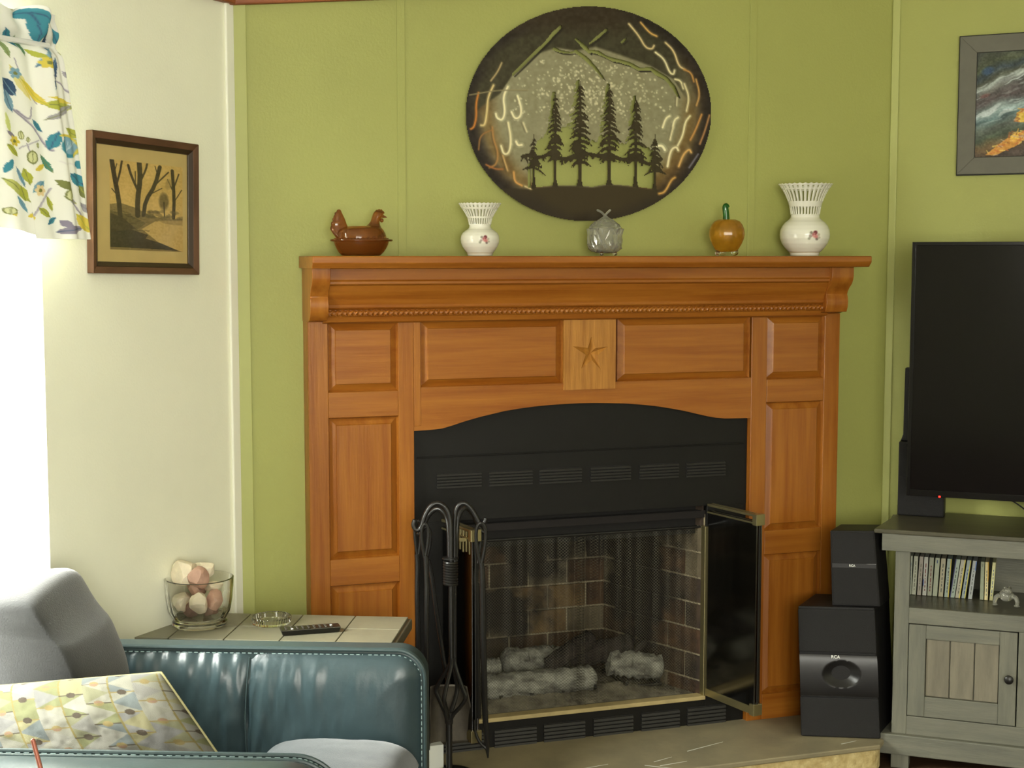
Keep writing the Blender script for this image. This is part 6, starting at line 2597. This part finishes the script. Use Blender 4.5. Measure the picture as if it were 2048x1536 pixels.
# seat and back cushions
def cushion(name, x0, x1, y0, y1, z0, z1, m, bulge, seed, par=chair):
    nu, nv = 60, 50
    U, V = np.meshgrid(np.linspace(-1, 1, nu), np.linspace(-1, 1, nv))
    sh = lambda q: np.sign(q) * np.abs(q)
    R_ = np.clip(1 - np.abs(U) ** 7, 0, 1) ** .5 * np.clip(1 - np.abs(V) ** 7, 0, 1) ** .5
    bm = None
    rings = []
    X_ = (x0 + x1) / 2 + (x1 - x0) / 2 * U
    Y_ = (y0 + y1) / 2 + (y1 - y0) / 2 * V
    zt2_ = (z0 + z1) / 2 + (z1 - z0) / 2 * R_ + bulge * np.clip(1 - U ** 2, 0, 1) * np.clip(1 - V ** 2, 0, 1) + .004 * (vnoise(X_, Y_, .05, seed) - .5)
    zb2 = (z0 + z1) / 2 - (z1 - z0) / 2 * R_
    T_ = np.stack([X_, Y_, zt2_], -1)
    B_ = np.stack([X_, Y_, zb2], -1)
    G_ = np.concatenate([T_, B_[::-1]], 0)
    return gobj(name, G_, m, par)


cushion('seat_cushion', -.335, xR - .012, NY1 + .002, -.024, ZSEAT - .15, ZSEAT - .005, seat_m, .028, 71)
cushion('seat_cushion', AL_ + .16, -.338, NY1 + .002, -.024, ZSEAT - .16, ZSEAT - .05, seat_m, .02, 72)
bm = NB()
box(bm, AL_ + .05, xR - .04, NY1, .012, .09, ZSEAT - .15)
obj('seat_base', bm, leather_d, chair, bev=.01)
# back, its rounded side outline taken in the plane between the arms
yb_ = (NY1 - .02) / 2
bo = [(270, 1420), (262, 1356), (252, 1318), (238, 1285), (222, 1245), (200, 1222), (180, 1195), (163, 1165), (150, 1144), (136, 1134), (118, 1132), (90, 1135), (55, 1142), (20, 1154), (-20, 1168)]
pts = [CH.px(x, y, -(-.24)) if False else CH.px(x, y, .07) for x, y in bo]
xbk = AL_ - .10
pts = pts + [(xbk + .05, pts[-1][1] - .05), (xbk, pts[-1][1] - .14), (xbk, .2), (pts[0][0] + .0, .2)]
from_c = curve_pts([(p[0], p[1]) for p in pts[:-2]], 2)
full = [(float(p[0]), float(p[1])) for p in from_c] + [pts[-2], pts[-1]]
cxb = sum(p[0] for p in full) / len(full)
czb = sum(p[1] for p in full) / len(full)
rings = []
yA, yB = -.30, -.03
_ks = [(yA + .16 * t, .70 + .30 * math.sqrt(max(0, 1 - (1 - t) ** 2))) for t in (0, .03, .08, .16, .27, .42, .6, .8, 1.0)]
_ks += [(yB - .09 * (1 - t), .80 + .20 * math.sqrt(max(0, 1 - t ** 2))) for t in (0, .3, .55, .75, .9, .97, 1.0)]
for y, k in _ks:
    rings.append([(cxb + (p[0] - cxb) * k, y, czb + (p[1] - czb) * k) for p in full])
bm = NB()
loft(bm, rings)
obj('back_cushion', bm, suede, chair, smooth=70)
bm = NB()
box(bm, AL_ + .02, AL_ + .14, NY1 + .002, yA - .004, .09, ZSEAT - .04)
obj('back_frame', bm, leather_d, chair, bev=.02)
for (a, b) in ((AL_ + .03, .0), (xR - .1, .0), (AL_ + .03, NY1 - .15), (xN - .1, NY1 - .15)):
    bm = NB()
    box(bm, a, a + .05, b + .05, b + .1, 0, .09)
    obj('foot', bm, gap_m, chair, bev=.003)

# printed cushion on the seat
PIL = thing('throw_pillow', 'cream throw pillow printed with lime, grey and yellow triangles and brown beads', 'pillow', CH, (CH.px(200, 1440, .42)[0], -.42, ZSEAT + .005))


def pc_(x, y, d):
    q = CH.px(x, y, d)
    return np.array((q[0], -d, q[1]))


TLc, TRc, BRc, BLc = pc_(-60, 1378, .40), pc_(322, 1346, .38), pc_(462, 1548, .47), pc_(20, 1590, .48)
nu, nv = 300, 190
U, V = np.meshgrid(np.linspace(0, 1, nu), np.linspace(0, 1, nv))
base_ = (TLc * ((1 - U) * (1 - V))[..., None] + TRc * (U * (1 - V))[..., None] + BRc * (U * V)[..., None] + BLc * ((1 - U) * V)[..., None])
nvec = np.cross(TRc - TLc, BLc - TLc)
nvec = nvec / np.linalg.norm(nvec)
if nvec[1] > 0:
    nvec = -nvec
bell = (np.clip(4 * U * (1 - U), 0, 1) ** .42) * (np.clip(4 * V * (1 - V), 0, 1) ** .42)
wrk = .006 * (vnoise(U * 9, V * 5, 1, 81) - .5)
front_ = base_ + nvec * (.085 * bell + 2.2 * wrk * bell)[..., None]
back_ = base_ - nvec * (.05 * bell)[..., None]
# print: columns of split triangles, thin yellow column lines, threaded brown beads
NC = 8.2
NRW = 5.0
cu = U * NC + .25 * np.sin(V * 3)
cvv = V * NRW
ic = np.floor(cu).astype(int)
ir = np.floor(cvv + .5 * (ic % 2)).astype(int)
fu = cu - ic
fv = cvv + .5 * (ic % 2) - ir
pal = np.array([(226, 222, 196), (206, 204, 150), (170, 184, 182), (214, 210, 196), (226, 216, 150), (188, 192, 120), (198, 196, 190), (232, 228, 208)], float)
hsh = (ic * 7 + ir * 13 + (ic * ir) % 5) % 8
tri = np.where(np.abs(fv - .5) * 2 < (fu if True else 0), 1, 0)
tri2 = np.where((ic % 2) == 0, np.abs(fv - .5) * 2 < fu, np.abs(fv - .5) * 2 < 1 - fu)
colp = pal[hsh].copy()
alt = pal[(hsh * 3 + 4 + ic) % 8]
colp[tri2] = alt[tri2]
line_ = (fu < .07) & ((ic % 2) == 0)
colp[line_] = (206, 184, 84)
bead_row = np.abs(fv - .0) < .028
thread = (np.abs(np.minimum(fv, 1 - fv)) < .022)
colp[thread & ((ic % 4) < 2)] = (120, 104, 70)
colp[thread & ((ic % 4) >= 2)] = (216, 186, 90)
bd = np.hypot((fu - .5) * .9, np.minimum(fv, 1 - fv) * 1.25)
colp[(bd < .17) & ((ic % 2) == 0)] = (112, 92, 62)
colp[(bd < .17) & ((ic % 2) == 1)] = (222, 192, 104)
colp[(bd < .15) & ((ic % 2) == 1) & ((ic + ir) % 3 == 0)] = (226, 172, 130)
colp = (colp * .72 + colp.mean(-1, keepdims=True) * .12) * .58
gobj('front_cover', front_, pillow_m, PIL, colp)
gobj('back_cover', back_, pillow_m, PIL, colp[:, ::-1])
per = np.concatenate([base_[0, :], base_[:, -1], base_[-1, ::-1], base_[::-1, 0]], 0)[::6]
bm = NB()
tube(bm, [Vector(p) for p in per] + [Vector(per[0])], .0035, 6)
obj('edge_seam', bm, M('pillow_piping', (150, 144, 104), .9), PIL, smooth=True)

# thin coppery rod standing in front of the chair
RF = Frame(0, 2.02, 0)
a_, b_ = RF.px(66, 1481), RF.px(81, 1536)
fz_ = (a_[1] - 0) / (a_[1] - b_[1])
rod = thing('copper_rod', 'thin coppery metal rod rising in front of the near chair arm', 'rod', RF, (a_[0] + (b_[0] - a_[0]) * fz_, 0, 0))
bm = NB()
tube(bm, [(a_[0] + (b_[0] - a_[0]) * fz_, 0, .0), (b_[0], 0, b_[1]), (a_[0], 0, a_[1])], .0034, 10)
obj('rod_shaft', bm, copper_m, rod, smooth=True)
bm = NB()
ellip(bm, a_[0], 0, a_[1], .0036, .0036, .003, 10, 6)
obj('rod_tip', bm, copper_m, rod, smooth=True)
